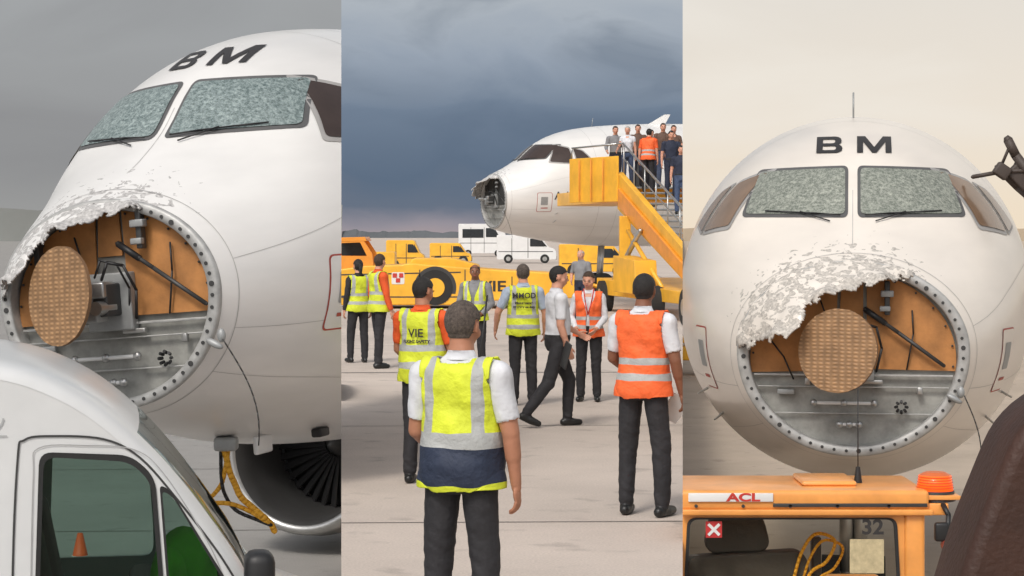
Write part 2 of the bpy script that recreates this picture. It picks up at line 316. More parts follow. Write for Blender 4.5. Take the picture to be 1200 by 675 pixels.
def aircraft(name,target,yaw,pitch,sc,L,bay,paint,crack,side_glass,hi=True,reg=True,roll=0,gear=True):
    R=Matrix.Rotation(-yaw,4,'Z')@Matrix.Rotation(pitch,4,'X')@Matrix.Rotation(roll,4,'Y')
    cz=(fT(sc)+fB(sc))/2
    loc=Vector(target)-(R@Vector((0,sc,cz)))
    E=empty(name,Matrix.Translation(loc)@R); E['bay']=bay
    ss=[sc]; s=sc
    while s<L:
        s+= .06 if s<4.5 else .25; ss.append(min(s,L))
    nphi=144; bm=bmesh.new(); pe=bm.verts.layers.float.new('peel'); rows=[]
    for s in ss:
        row=[]
        for j in range(nphi):
            p=2*math.pi*j/nphi; c=surf(s,p)
            pk=max(0,min(1,1.0-(s-sc)/.75)) if (c.z>-.45 and s<1.95) else 0
            pk*=max(0,min(1,(c.z+.4)/.45))*(1 if c.x<.35 else max(0,1-(c.x-.35)*1.3))
            dent=-.012*pk*abs(noise.noise(c*7))
            c=c+nrm(s,p)*dent if pk>0 else c
            v=bm.verts.new(c); v[pe]=pk*.55; row.append(v)
        rows.append(row)
    for a,b in zip(rows[:-1],rows[1:]):
        for j in range(nphi): bm.faces.new((a[j],a[(j+1)%nphi],b[(j+1)%nphi],b[j]))
    bmesh.ops.recalc_face_normals(bm,faces=bm.faces)
    obj('fuselage_skin',bm,paint,E,True)
    bm=bmesh.new(); pe=bm.verts.layers.float.new('peel'); n1,n2=(90,260) if hi else (30,90); rows=[]
    for i in range(n1+1):
        s=.012+(sc-.0-.012)*(i/n1)**1.6; row=[]
        for j in range(n2):
            p=2*math.pi*j/n2; c=surf(s,p); q=c*6
            k=1-i/n1
            amp=.012+.04*k
            de=c.z-edge_z(c.x)
            curl=.075*max(0,1-abs(de)/.12)*noise.noise(q*.9)
            c2=c+nrm(s,p)*(amp*noise.noise(q)*.8-.03*k+curl) if i<n1 else c
            v=bm.verts.new(c2); v[pe]=.55+.5*max(0,1-abs(de)/.06); row.append(v)
        rows.append(row)
    for i,(a,b) in enumerate(zip(rows[:-1],rows[1:])):
        for j in range(n2):
            vs=(a[j],a[(j+1)%n2],b[(j+1)%n2],b[j]); c=sum((v.co for v in vs),Vector())/4
            if not hi and c.y<.45+.1*noise.noise(c*5): continue
            ez=edge_z(c.x)+.07*noise.noise(c*9)+.05*noise.noise(c*23)
            if c.z>ez: bm.faces.new(vs)
    for v in [v for v in bm.verts if not v.link_faces]: bm.verts.remove(v)
    bmesh.ops.recalc_face_normals(bm,faces=bm.faces)
    o=obj('broken_radome',bm,paint,E,True); sm=o.modifiers.new('s','SOLIDIFY'); sm.thickness=.014; sm.offset=-1
    def sec(k,y,n=96,dz=0):
        out=[]
        for j in range(n):
            c=surf(sc,2*math.pi*j/n); out.append(Vector((c.x*k,y,cz+(c.z-cz)*k)))
        return out
    bm=bmesh.new(); prs=[(.998,sc),(.998,sc-.035),(.975,sc-.05),(.905,sc-.05),(.895,sc-.035),(.895,sc+.11)]
    rr=[[bm.verts.new(v) for v in sec(k,y)] for k,y in prs]
    for a,b in zip(rr[:-1],rr[1:]):
        for j in range(96): bm.faces.new((a[j],a[(j+1)%96],b[(j+1)%96],b[j]))
    obj('radome_flange',bm,m_ringm,E,True)
    bm=bmesh.new()
    for j in range(56):
        c=surf(sc,2*math.pi*(j+.5)/56); p=Vector((c.x*.94,sc-.051,cz+(c.z-cz)*.94)); r_=.015 if j%7 else .022
        frust(bm,p,p-Vector((0,.006,0)),r_,r_,10,False)
    obj('flange_bolts',bm,m_dark,E)
    bm=bmesh.new(); f=bm.faces.new([bm.verts.new(v) for v in sec(.9,sc+.10)]); obj('bulkhead_plate',bm,m_bulk,E)
    def edgepts(a0,a1,n=16):
        return [(fW(sc)*.885*math.cos(D2R(a0+(a1-a0)*i/n)),cz+(fT(sc)-cz)*.885*math.sin(D2R(a0+(a1-a0)*i/n))) for i in range(n+1)]
    chm=m_chromate if hi else m_dark  # far aircraft: shade inside the nose opening put into the panel colour
    plate('composite_panel',[edgepts(-8,82)+[(.13,cz-.10)]],.02,chm,E,sc+.06)
    plate('composite_panel',[edgepts(98,190)+[(-.16,cz-.12)]],.02,chm,E,sc+.06)
    plate('composite_panel',[edgepts(84,96,3)+[(-.12,-.12),(.10,-.12)]],.02,chm,E,sc+.065)
    for z,h in((cz-.16,.02),(cz-.27,.012),(cz-.52,.012)):
        wx=fW(sc)*.87*math.sqrt(max(0,1-((z-cz)/(fT(sc)-cz)/.9)**2))
        box('bulkhead_rib',(0,sc+.045,z),(2*wx,.03,h),m_ringm,E,.004)
    if hi:
        for (x0,x1,z) in((-.36,.2,cz-.42),(-.12,.06,cz-.62)):
            cyl('hold_open_rod',(x0,sc+.0,z),(x1,sc+.0,z),.016,.016,m_white,E,12)
            for x in(x0,x1,(x0+x1)/2):
                bm=bmesh.new(); ell(bm,(x,sc+.0,z),(.036,.03,.036)); obj('rod_end',bm,m_steel,E,True)
        for a in range(8):
            an=a*math.pi/4; frx=.45;frz=cz-.45
            cyl('connector',(frx+.04*math.cos(an),sc+.02,frz+.04*math.sin(an)),(frx+.055*math.cos(an),sc-.02,frz+.055*math.sin(an)),.014,.014,m_black,E,8)
        box('terminal_block',(-.62,sc+.03,cz-.32),(.16,.05,.05),m_grey,E,.01); box('terminal_block',(.18,sc+.03,cz-.22),(.2,.05,.04),m_steel,E,.01)
        box('latch',(-.42,sc+.03,cz-.22),(.05,.05,.07),m_steel,E,.01);box('latch',(.62,sc+.03,cz-.3),(.05,.05,.07),m_steel,E,.01)
        for x0,z0,x1,z1 in((-.75,cz+.15,-.55,cz-.2),(.55,cz+.45,.5,cz-.1),(-.3,cz+.55,-.25,cz+.2)):
            tube('wiring_loom',[(x0,sc+.03,z0),(x0*.6+x1*.4+.03,sc+.01,z0*.6+z1*.4),(x1,sc+.03,z1)],.008,m_black,E)
        for j in range(14):
            an=D2R(-5+j*14.0); p=(fW(sc)*.86*math.cos(an),sc+.045,cz+(fT(sc)-cz)*.86*math.sin(an)); bm=bmesh.new(); ell(bm,p,(.012,.012,.012),None,1); obj('rivet',bm,m_dark,E)
    m_=m_grey
    box('mount_frame',(0,sc+.02,cz+.02),(.40,.10,.46),m_,E,.015)
    box('mount_frame',(-.0,sc-.12,cz+.04),(.22,.25,.26),m_dark,E,.02)
    box('gearbox',(.02,sc-.18,cz+.12),(.17,.2,.13),m_steel,E,.02); box('gearbox',(-.06,sc-.2,cz-.06),(.2,.18,.14),m_,E,.02)
    cyl('motor',(.06,sc-.1,cz-.02),(.06,sc-.34,cz-.02),.055,.055,m_steel,E,20); cyl('yoke_shaft',(-.05,sc-.2,cz+.05),(-.12,sc-.5,cz+.09),.05,.04,m_grey,E,16)
    box('yoke',(-.1,sc-.42,cz+.09),(.34,.05,.07),m_steel,E,.015)
    nd=Vector((-.38,-.92,.10)).normalized(); ac=Vector((-.13,sc-.53,cz+.10))
    q=nd.to_track_quat('Z','Y').to_matrix().to_4x4()
    if hi:
        bm=bmesh.new(); nr=96; top_=[];bot_=[]
        for j in range(nr):
            a=2*math.pi*j/nr; r_=.385*(1+.012*noise.noise(Vector((math.cos(a)*6,math.sin(a)*6,1)))); 
            top_.append(bm.verts.new((ac+Vector((0,0,0)))+(q.to_3x3()@Vector((r_*math.cos(a),r_*math.sin(a),.015))))); bot_.append(bm.verts.new(ac+(q.to_3x3()@Vector((r_*math.cos(a),r_*math.sin(a),-.015)))))
        bm.faces.new(top_); bm.faces.new(bot_[::-1])
        for j in range(nr): f=bm.faces.new((top_[j],bot_[j],bot_[(j+1)%nr],top_[(j+1)%nr])); f.material_index=1
        bmesh.ops.recalc_face_normals(bm,faces=bm.faces)
        obj('radar_antenna',bm,[m_ant,m_antedge],E)
    tube('diagonal_strut',[(.12,sc-.02,-.03),(.42,sc-.03,-.24),(.84,sc+.0,-.55)],.018,m_dark,E)
    tube('strut_sleeve',[(.12,sc-.02,-.03),(.3,sc-.025,-.155)],.028,m_black,E)
    box('bracket',(.32,sc-.01,.08),(.05,.08,.32),m_dark,E,.01); box('bracket',(.32,sc-.04,.12),(.12,.08,.06),m_grey,E,.01); box('bracket',(.30,sc-.04,-.02),(.1,.06,.05),m_grey,E,.01)
    box('bracket',(-.62,sc-.0,-.05),(.05,.08,.2),m_dark,E,.01)
    cab=[(.05,sc-.2,cz+.2),(.12,sc-.22,cz+.33),(.22,sc-.15,cz+.30),(.27,sc-.06,cz+.1),(.22,sc-.0,cz-.12)]
    tube('cable',cab,.012,m_black,E); tube('cable',[(x-.06,y,z+.02) for x,y,z in cab],.009,m_black,E)
    bm=bmesh.new(); ell(bm,(.93,sc-.09,cz-.36),(.08,.03,.03),Euler((0,.5,0)).to_matrix()); ell(bm,(.99,sc-.08,cz-.30),(.035,.03,.055)); obj('torn_latch',bm,m_grey,E,True)
    pts=[]
    for t in np.linspace(0,1,14):
        x=1.02+.16*math.sin(t*2.4); z=cz-.33-.85*t; pts.append((x,sc-.12+.25*t,z))
    tube('hanging_cable',pts,.006,m_dark,E)
    for sgn in(-1,1):
        pl=[(sgn*.075,.865),(sgn*1.07,.875),(sgn*.94,1.31),(sgn*.075,1.335)]
        big=[(sgn*.045,.835),(sgn*1.115,.845),(sgn*.965,1.345),(sgn*.045,1.365)]
        patch('windshield_frame',big,'front',.006,m_frame,E,.06); patch('windshield',pl,'front',.014,crack,E,.05)
        md='port' if sgn>0 else 'star'
        for big,pl in (([(2.40,.72),(3.2,.66),(3.2,1.24),(2.78,1.36)],[(2.46,.76),(3.16,.70),(3.16,1.20),(2.80,1.31)]),
                       ([(3.25,.66),(3.86,.76),(3.58,1.14),(3.25,1.23)],[(3.29,.70),(3.79,.78),(3.55,1.11),(3.29,1.19)])):
            patch('side_window_frame',big,md,.006,m_sill,E,.05); patch('side_window',pl,md,.013,side_glass,E,.05)
        w=[onsurf(sgn*x,z,'front',.03) for x,z in((.12,.84),(.35,.86),(.6,.875),(.85,.89))]
        tube('wiper',w,.007,m_black,E); tube('wiper_arm',[onsurf(sgn*.22,.79,'front',.02),onsurf(sgn*.5,.87,'front',.04)],.007,m_black,E)
        patch('port_outline',[(1.9,-.86),(2.38,-.86),(2.38,-.24),(1.9,-.24)],md,.004,m_redline,E,.06)
        patch('port_plate',[(1.915,-.845),(2.365,-.845),(2.365,-.255),(1.915,-.255)],md,.007,paint,E,.05)
        patch('port_hatch',[(2.02,-.64),(2.24,-.64),(2.24,-.38),(2.02,-.38)],md,.011,m_grey,E,.02)
        patch('port_label',[(2.03,-.75),(2.25,-.75),(2.25,-.72),(2.03,-.72)],md,.011,m_redline,E,.005,2)
        for pz in(-.9,-1.15):
            a=onsurf(2.6,pz,md,0); b=onsurf(2.6,pz,md,.10); cyl('probe',a,b+Vector((0,-.12,0)),.014,.01,m_steel,E,8)
    if reg: reg_letters(E)
    for s0 in (sc+.14,3.95,4.6,6.3,8.2):
        if s0<L: seam(E,lambda t,s0=s0:(s0,t*2*math.pi),120,m_seam,.007)
    for ph in(-.35,-.75,math.pi+.35,math.pi+.75,.25): seam(E,lambda t,ph=ph:(sc+.14+t*(min(L,9)-sc-.2),ph),60,m_seam,.004)
    seam(E,lambda t:(1.35+.8*t,math.pi/2),20,m_seam,.006)
    a=surf(4.6,math.pi/2); 
    if bay!='L': tube('whip_antenna',[a,a+Vector((0,.05,.28))],.010,m_grey,E)
    if gear:
        for x in(-.25,.25): tube('gear_strut',[(x*.3,4.9,-1.9),(x*.3,4.8,-3.1)],.08,m_steel,E); cyl('nose_wheel',(x-.1,4.8,-3.3),(x+.1,4.8,-3.3),.38,.38,m_rubber,E,32)
    else:
        a=surf(2.6,-1.35); box('drain_mast',a+Vector((0,0,-.08)),(.05,.3,.16),m_white,E,.02); box('marker_beacon',surf(3.2,-1.2)+Vector((0,0,-.04)),(.1,.2,.08),m_black,E,.02)
    return E
p_white=paintmat('aircraft_paint',(.75,.74,.72),(.42,.41,.40))
p_warm=paintmat('aircraft_paint_warm_cast',(.79,.735,.665),(.46,.43,.39))  # same white paint, with the right bay's warm light put into its colour
ck_l=crackmat('shattered_glass',(.09,.13,.128),(.44,.52,.51))
ck_r=crackmat('shattered_glass_warm',(.13,.15,.125),(.50,.52,.45))
sg_d=M('side_glass',(.05,.035,.03),.08); sg_r=M('side_glass_warm',S(128,104,84),.15)
PL=aircraft('damaged_airliner',survey(130,357,16.2),D2R(19),D2R(1.0),.84,10,'L',p_white,ck_l,sg_d,roll=D2R(-4.5),gear=False)
PR=aircraft('damaged_airliner.001',survey(999,420,19.2),D2R(9.6),0,1.02,10,'R',p_warm,ck_r,sg_r)
PC_=aircraft('damaged_airliner.002',survey(579,236,67),D2R(66),D2R(1),1.0,16,'C',p_white,sg_d,sg_d,False,False)
bm=textbm('Arlberg',.36,.004,1.0,1,3)
for v in bm.verts: v.co=onsurf(3.0+v.co.x,-.36+v.co.y,'port',.012)
obj('name_lettering',bm,m_txt,PC_)
patch('cabin_door',[(5.2,-.75),(6.05,-.75),(6.05,1.0),(5.2,1.0)],'port',.01,m_dark,PC_,.1)
fin=plate('fin_tip',[[(0,0),(.9,0),(1.25,.62),(1.05,.62)]],.08,m_white,None,0,bay='C')
fin.parent=PC_; fin.matrix_local=PC_.matrix_world.inverted()@Matrix.Translation(survey(742,156,69))@Matrix.Rotation(D2R(-5),4,'Z')
m_fan=M('fan_dark',(.025,.025,.026),.5,.3)
def engine(parent,loc):
    E=empty('engine'); E.parent=parent; E.location=loc; E['bay']=parent['bay']
    prof=[(3.2,.75),(2.2,1.0),(1.2,1.12),(.5,1.12),(.15,1.06),(0,.98),(.05,.92),(.3,.87),(1.3,.86)]
    bm=bmesh.new(); n=72; rr=[]
    for y,r in prof: rr.append([bm.verts.new((r*math.cos(2*math.pi*j/n),y,r*math.sin(2*math.pi*j/n))) for j in range(n)])
    for k,(a,b) in enumerate(zip(rr[:-1],rr[1:])):
        for j in range(n):
            f=bm.faces.new((a[j],a[(j+1)%n],b[(j+1)%n],b[j])); f.material_index=1 if 3<=k<=5 else (2 if k>5 else 0)
    bmesh.ops.recalc_face_normals(bm,faces=bm.faces)
    obj('nacelle',bm,[m_grey,m_steel,m_dark],E,True)
    bm=bmesh.new()
    for j in range(36):
        a=2*math.pi*j/36; bmesh.ops.create_cube(bm,size=1,matrix=Matrix.Rotation(a,4,'Y')@Matrix.Translation((.52,1.25,0))@Matrix.Rotation(.7,4,'X')@Matrix.Diagonal((.68,.02,.11,1)))
    obj('fan_blades',bm,m_fan,E); cyl('spinner',(0,.95,0),(0,1.35,0),.02,.24,m_dark,E,32,smooth=True)
    cyl('fan_backing',(0,1.4,0),(0,1.45,0),.87,.87,m_black,E,48)
inv=PL.matrix_world.inverted(); engine(PL,inv@survey(350,532,26))
# ================================================================ GROUND, SKY
def groundmat(name,rgb,joint=None):
    m,nt,b=newmat(name); N=nt.nodes;L=nt.links
    tc=N.new('ShaderNodeTexCoord')
    n=N.new('ShaderNodeTexNoise'); n.inputs['Scale'].default_value=.35; n.inputs['Detail'].default_value=9; n.inputs['Roughness'].default_value=.65; L.new(tc.outputs['Object'],n.inputs[0])
    n3=N.new('ShaderNodeTexNoise'); n3.inputs['Scale'].default_value=55; n3.inputs['Detail'].default_value=4; L.new(tc.outputs['Object'],n3.inputs[0])
    a=N.new('ShaderNodeMapRange'); a.inputs[1].default_value=.3; a.inputs[2].default_value=.7; a.inputs[3].default_value=.82; a.inputs[4].default_value=1.1; L.new(n.outputs[0],a.inputs[0])
    c=N.new('ShaderNodeMapRange'); c.inputs[1].default_value=.3; c.inputs[2].default_value=.7; c.inputs[3].default_value=.88; c.inputs[4].default_value=1.1; L.new(n3.outputs[0],c.inputs[0])
    st=N.new('ShaderNodeTexNoise'); st.inputs['Scale'].default_value=2.3; st.inputs['Detail'].default_value=3; L.new(tc.outputs['Object'],st.inputs[0])
    sr=N.new('ShaderNodeMapRange'); sr.inputs[1].default_value=.62; sr.inputs[2].default_value=.72; sr.inputs[3].default_value=1; sr.inputs[4].default_value=.78; L.new(st.outputs[0],sr.inputs[0])
    k=N.new('ShaderNodeMath'); k.operation='MULTIPLY'; L.new(a.outputs[0],k.inputs[0]); L.new(c.outputs[0],k.inputs[1])
    k2=N.new('ShaderNodeMath'); k2.operation='MULTIPLY'; L.new(k.outputs[0],k2.inputs[0]); L.new(sr.outputs[0],k2.inputs[1])
    s=N.new('ShaderNodeVectorMath'); s.operation='SCALE'; s.inputs[0].default_value=rgb; L.new(k2.outputs[0],s.inputs['Scale']); L.new(s.outputs[0],b.inputs['Base Color'])
    b.inputs['Roughness'].default_value=.85
    bp=N.new('ShaderNodeBump'); bp.inputs['Strength'].default_value=.25; bp.inputs['Distance'].default_value=.01; L.new(n3.outputs[0],bp.inputs['Height']); L.new(bp.outputs[0],b.inputs['Normal'])
    return m
g_l=groundmat('grey_concrete',(.30,.29,.275)); g_c=groundmat('pale_concrete',(.55,.475,.415)); g_r=groundmat('warm_cast_concrete',(.45,.37,.29))  # g_r: warm light of the right bay put into the ground colour
def sheet(name,pts,mat,bay=None):
    bm=bmesh.new(); bm.faces.new([bm.verts.new(p) for p in pts]); return obj(name,bm,mat,None,bay=bay)
sheet('ground',[(-2500,-60,0),(0,-60,0),(0,2500,0),(-2500,2500,0)],g_l)
sheet('ground.001',[(0,-60,0),(2500,-60,0),(2500,2500,0),(0,2500,0)],g_r)
bm=bmesh.new(); y0,y1=2,1600
a=[bm.verts.new(p) for p in((-y0/12,y0,DECK),(y0/12,y0,DECK),(y1/12,y1,DECK),(-y1/12,y1,DECK))]; b=[bm.verts.new((v.co.x,v.co.y,-.2)) for v in a]
bm.faces.new(a)
for i in range(4): bm.faces.new((a[i],b[i],b[(i+1)%4],a[(i+1)%4]))
bmesh.ops.recalc_face_normals(bm,faces=bm.faces); obj('raised_apron',bm,g_c)
m_joint=M('joint_sealant',(.12,.11,.10),.9)
bm=bmesh.new()
def strip(x0,y0,x1,y1,w,z=DECK+.004):
    d=Vector((x1-x0,y1-y0)).normalized(); n=Vector((-d.y,d.x))*w/2
    bm.faces.new([bm.verts.new(p) for p in((x0-n.x,y0-n.y,z),(x1-n.x,y1-n.y,z),(x1+n.x,y1+n.y,z),(x0+n.x,y0+n.y,z))])
for k,yy in enumerate((7.4,14.95,22.5,31.2,38.8,46.4,54,61.6,76,91,106)): strip(-10,yy-.35,10,yy+.35,.022 if k!=3 else .10)
for xx in(-6.5,4.6): strip(xx,6,xx+3,110,.03,DECK+.008)
obj('slab_joints',bm,m_joint,bay='C')
bm=bmesh.new()
for k in range(8): strip(-20,20+k*7.5,-2,21+k*7.5,.04,.004)
obj('slab_joints.001',bm,m_joint,bay='L')
box('concrete_ramp',(-3.6,10.6,.425),(6.0,3.2,.85),g_l,None,.02,bay='L')
def skymat(name,stops,hz,ncol,cs=(1,1,3.2),strength=1.0,amt=.5,nscale=.004,lo=.42,hi=.68,wobm=70):
    m=bpy.data.materials.new(name); m.use_nodes=True; nt=m.node_tree; N=nt.nodes; L=nt.links
    for n in list(N): N.remove(n)
    o=N.new('ShaderNodeOutputMaterial'); e=N.new('ShaderNodeEmission'); L.new(e.outputs[0],o.inputs[0]); e.inputs[1].default_value=strength
    tc=N.new('ShaderNodeTexCoord'); mp=N.new('ShaderNodeMapping'); mp.inputs['Scale'].default_value=cs; L.new(tc.outputs['Object'],mp.inputs[0])
    n=N.new('ShaderNodeTexNoise'); n.inputs['Scale'].default_value=nscale; n.inputs['Detail'].default_value=6; n.inputs['Roughness'].default_value=.5; n.inputs['Distortion'].default_value=.5; L.new(mp.outputs[0],n.inputs[0])
    sx=N.new('ShaderNodeSeparateXYZ'); L.new(tc.outputs['Object'],sx.inputs[0])
    wob=N.new('ShaderNodeMath'); wob.operation='MULTIPLY_ADD'; wob.inputs[1].default_value=wobm; wob.inputs[2].default_value=-wobm/2; L.new(n.outputs[0],wob.inputs[0])
    hz_=N.new('ShaderNodeMapRange'); hz_.inputs[1].default_value=0; hz_.inputs[2].default_value=60; L.new(sx.outputs[2],hz_.inputs[0])
    wm=N.new('ShaderNodeMath'); wm.operation='MULTIPLY'; L.new(wob.outputs[0],wm.inputs[0]); L.new(hz_.outputs[0],wm.inputs[1])
    sm=N.new('ShaderNodeMath'); sm.operation='ADD'; L.new(sx.outputs[2],sm.inputs[0]); L.new(wm.outputs[0],sm.inputs[1])
    mr=N.new('ShaderNodeMapRange'); mr.inputs[1].default_value=0; mr.inputs[2].default_value=hz; L.new(sm.outputs[0],mr.inputs[0])
    cr=N.new('ShaderNodeValToRGB'); L.new(mr.outputs[0],cr.inputs[0])
    els=cr.color_ramp.elements
    while len(els)<len(stops): els.new(.5)
    for i,(p,c) in enumerate(stops): els[i].position=p; els[i].color=c
    r2=N.new('ShaderNodeMapRange'); r2.inputs[1].default_value=lo; r2.inputs[2].default_value=hi; r2.inputs[4].default_value=amt; L.new(n.outputs[0],r2.inputs[0])
    r3=N.new('ShaderNodeMath'); r3.operation='MULTIPLY'; L.new(r2.outputs[0],r3.inputs[0]); L.new(hz_.outputs[0],r3.inputs[1])
    mx=N.new('ShaderNodeMix'); mx.data_type='RGBA'; mx.inputs[7].default_value=ncol; L.new(r3.outputs[0],mx.inputs[0]); L.new(cr.outputs[0],mx.inputs[6]); L.new(mx.outputs[2],e.inputs[0])
    return m
def skyarc(name,a0,a1,mat,R=1500,H=900):
    bm=bmesh.new(); n=24; pr=None
    for i in range(n+1):
        a=D2R(a0+(a1-a0)*i/n); q=(bm.verts.new((R*math.sin(a),R*math.cos(a),-60)),bm.verts.new((R*math.sin(a),R*math.cos(a),H)))
        if pr: bm.faces.new((pr[0],q[0],q[1],pr[1]))
        pr=q
    return obj(name,bm,mat)
B=math.degrees(math.atan(1/12))
skyarc('sky',-80,-B,skymat('overcast_grey',[(0,S(160,160,158)),(.35,S(150,151,152)),(1,S(166,169,171))],190,S(134,134,136),amt=.5))
skyarc('sky.001',-B,B,skymat('storm_blue',[(0,S(175,158,158)),(.06,S(152,146,154)),(.15,S(106,116,132)),(.3,S(96,112,132)),(.5,S(114,129,148)),(.72,S(152,163,177)),(1,S(178,185,192))],180,S(92,108,128),amt=.55,nscale=.007,lo=.47,hi=.62,wobm=120,cs=(1,1,2.2)))
skyarc('sky.002',B,80,skymat('warm_haze',[(0,S(240,222,196)),(.4,S(236,226,212)),(1,S(226,221,213))],190,S(242,236,226),amt=.6))
def ridge(name,a0,a1,R,z0,h,mat,amp=.5):
    bm=bmesh.new(); pr=None
    for i in range(120):
        a=D2R(a0+(a1-a0)*i/119); hh=h*(1+amp*noise.noise(Vector((i*.13,R*.01,0)))+.25*noise.noise(Vector((i*.9,3,0))))
        q=(bm.verts.new((R*math.sin(a),R*math.cos(a),z0-1)),bm.verts.new((R*math.sin(a),R*math.cos(a)+8,z0+hh)))
        if pr: bm.faces.new((pr[0],q[0],q[1],pr[1]))
        pr=q
    return obj(name,bm,mat)
ridge('hills',-B,B,1300,DECK,4.2,M('far_trees',(.10,.11,.12),.9,vs=.05)); ridge('hills.001',-60,-B,1300,0,20,M('far_hills',S(128,130,127),1,vs=.02),.3)
ridge('hills.002',B,60,1300,0,8,M('far_hills_warm',(.35,.28,.2),1,vs=.02),.3)
# ================================================================ LEFT VAN
KV=252.6
def vp(px,py): return (px/KV,3.25-(py-275)/KV)
def vr(px,py): return (px/KV,3.25-(py+26-275)/KV)
VE=empty('white_van',Matrix.Translation((-2.375,9.5,.85))@Matrix.Rotation(D2R(11),4,'Z')); VE['bay']='L'
def catm(pts,n=4):
    out=[]
    for i in range(len(pts)-1):
        p0=Vector(pts[max(i-1,0)]);p1=Vector(pts[i]);p2=Vector(pts[i+1]);p3=Vector(pts[min(i+2,len(pts)-1)])
        for j in range(n):
            t=j/n; out.append(tuple(.5*((2*p1)+(-p0+p2)*t+(2*p0-5*p1+4*p2-p3)*t*t+(-p0+3*p1-3*p2+p3)*t**3)))
    out.append(tuple(pts[-1])); return out
outl=[vr(*p) for p in((-1050,1060),(-1050,440),(-1040,402),(-900,392),(-500,389),(-120,393),(-40,398),(10,406),(50,419),(95,442),(135,472),(175,510),(214,556),(246,600),(276,645),(300,690),(335,720),(420,752),(455,800),(465,900),(460,1060))]
top=catm(outl[2:17],4); outl=outl[:2]+top+outl[17:]
win1=rounded([vp(*p) for p in((48,534),(150,541),(176,566),(186,690),(186,730),(42,730))],.06)
win2=rounded([vp(*p) for p in((186,576),(199,584),(262,690),(262,730),(198,730))],.03)
m_van=M('van_white',(.66,.67,.67),.28,coat=.5,var=.07,vs=1.6)
gl_v=glassmat('van_glass',(.50,.62,.57),.25)
n=len(outl)
def inset(d):
    out=[]
    for i in range(n):
        a=Vector(outl[i-1]);b=Vector(outl[(i+1)%n]);t=(b-a).normalized();nn=Vector((t.y,-t.x)); out.append(Vector(outl[i])+nn*d)
    return out
for nm,y in(('side_panel',0),('side_panel_far',1.9)):
    plate(nm,[[tuple(p) for p in inset(.058)],win1,win2],.04,m_van,VE,y)
bm=bmesh.new(); rr=[]; ys=[]
for y,d in((-.002,.06),(.004,.035),(.025,.012),(.06,-.005),(.12,-.018),(.22,-.028),(.5,-.04),(.95,-.045),(1.4,-.04),(1.72,-.028),(1.84,-.01),(1.92,.015),(1.942,.035),(1.944,.06)):
    ins=inset(d); ys.append(y); rr.append([bm.verts.new((p.x,y,p.y)) for p in ins])
for k,(a,b) in enumerate(zip(rr[:-1],rr[1:])):
    for j in range(n):
        f=bm.faces.new((a[j],a[(j+1)%n],b[(j+1)%n],b[j]))
        f.material_index=1 if (.60<outl[j][0]<1.22 and outl[j][1]>1.45 and ys[k]>=.12 and ys[k+1]<=1.84) else 0
obj('roof_shell',bm,[m_van,gl_v],VE,True)
def ring2(pl,grow):
    c=sum((Vector(p) for p in pl),Vector((0,0)))/len(pl); return [tuple(Vector(p)+(Vector(p)-c).normalized()*grow) for p in pl]
for i,w in enumerate((win1,win2)):
    plate('window_seal',[ring2(w,.018),ring2(w,-.012)],.02,m_rubber,VE,-.008)
    plate('window_glass',[ring2(w,.004)],.006,gl_v,VE,.012)
def line2(pts,w,y,mat,par,name='shut_line'):
    bm=bmesh.new(); P=[Vector(p) for p in pts]; pr=None
    for i,p in enumerate(P):
        t=(P[min(i+1,len(P)-1)]-P[max(i-1,0)]).normalized(); nn=Vector((-t.y,t.x))*w/2
        q=(bm.verts.new((p.x+nn.x,y,p.y+nn.y)),bm.verts.new((p.x-nn.x,y,p.y-nn.y)))
        if pr: bm.faces.new((pr[0],pr[1],q[1],q[0]))
        pr=q
    return obj(name,bm,mat,par)
line2(catm([vp(*p) for p in((14,1000),(14,700),(20,540),(28,516),(60,512),(120,517),(162,540),(205,590),(250,650),(275,690))],6),.010,-.006,m_dark,VE)
line2(catm([vp(*p) for p in((-80,700),(-20,530),(0,500),(4,490))],6),.008,-.006,M('gutter_line',(.4,.41,.41),.5),VE)
line2([vp(-300,508),vp(8,511)],.007,-.006,M('gutter_line2',(.42,.43,.43),.5),VE)
line2(catm([vp(*p) for p in((35,700),(38,560),(44,526),(100,524),(155,530),(190,560),(240,640),(262,690))],6),.005,-.0065,M('trim_line',(.35,.35,.35),.5),VE)  # thin grey line following the door window frame
box('door_mirror',(vp(300,684)[0],-.14,vp(0,684)[1]),(.14,.2,.28),m_black,VE,.05)
box('dashboard',(.9,.95,1.3),(.6,1.7,.25),m_dark,VE,.05)
for y in(.45,1.4):
    box('seat_back',(.15,y,1.5),(.16,.5,.7),M('seat_fabric',(.05,.05,.055),.9),VE,.06,rot=(0,-.2,0)); box('headrest',(.05,y,1.92),(.1,.28,.2),m_dark,VE,.04)
    box('seat_base',(.4,y,1.15),(.55,.5,.15),m_dark,VE,.05)
m_hv=M('hi_vis_green',S(120,235,30),.7,var=.2,vs=8,bump=.6,bs=12)
bm=bmesh.new(); ell(bm,(.86,.55,1.50),(.17,.2,.30)); ell(bm,(.78,.35,1.58),(.09,.1,.15)); ell(bm,(.96,.42,1.46),(.16,.07,.07)); obj('driver_jacket',bm,m_hv,VE,True)
tube('steering_wheel',[(1.02+.09*math.sin(a)*.4,.55+.19*math.cos(a),1.5+.17*math.sin(a)) for a in np.linspace(0,6.28,20)],.015,m_black,VE)
for x in(-3.1,.95): cyl('wheel',(x,-.02,.35),(x,.22,.35),.35,.35,m_rubber,VE,32)
def cone(name,loc):
    E=empty(name,Matrix.Translation(loc)); E['bay']='L'
    cyl('cone_body',(0,0,.03),(0,0,.75),.19,.03,M('cone_orange',S(225,90,35),.5),E,24,smooth=True); box('cone_base',(0,0,.02),(.45,.45,.04),m_black,E,.01)
    cyl('cone_band',(0,0,.35),(0,0,.5),.124,.092,m_white,E,24)
cone('traffic_cone',(-4.85,23,0))
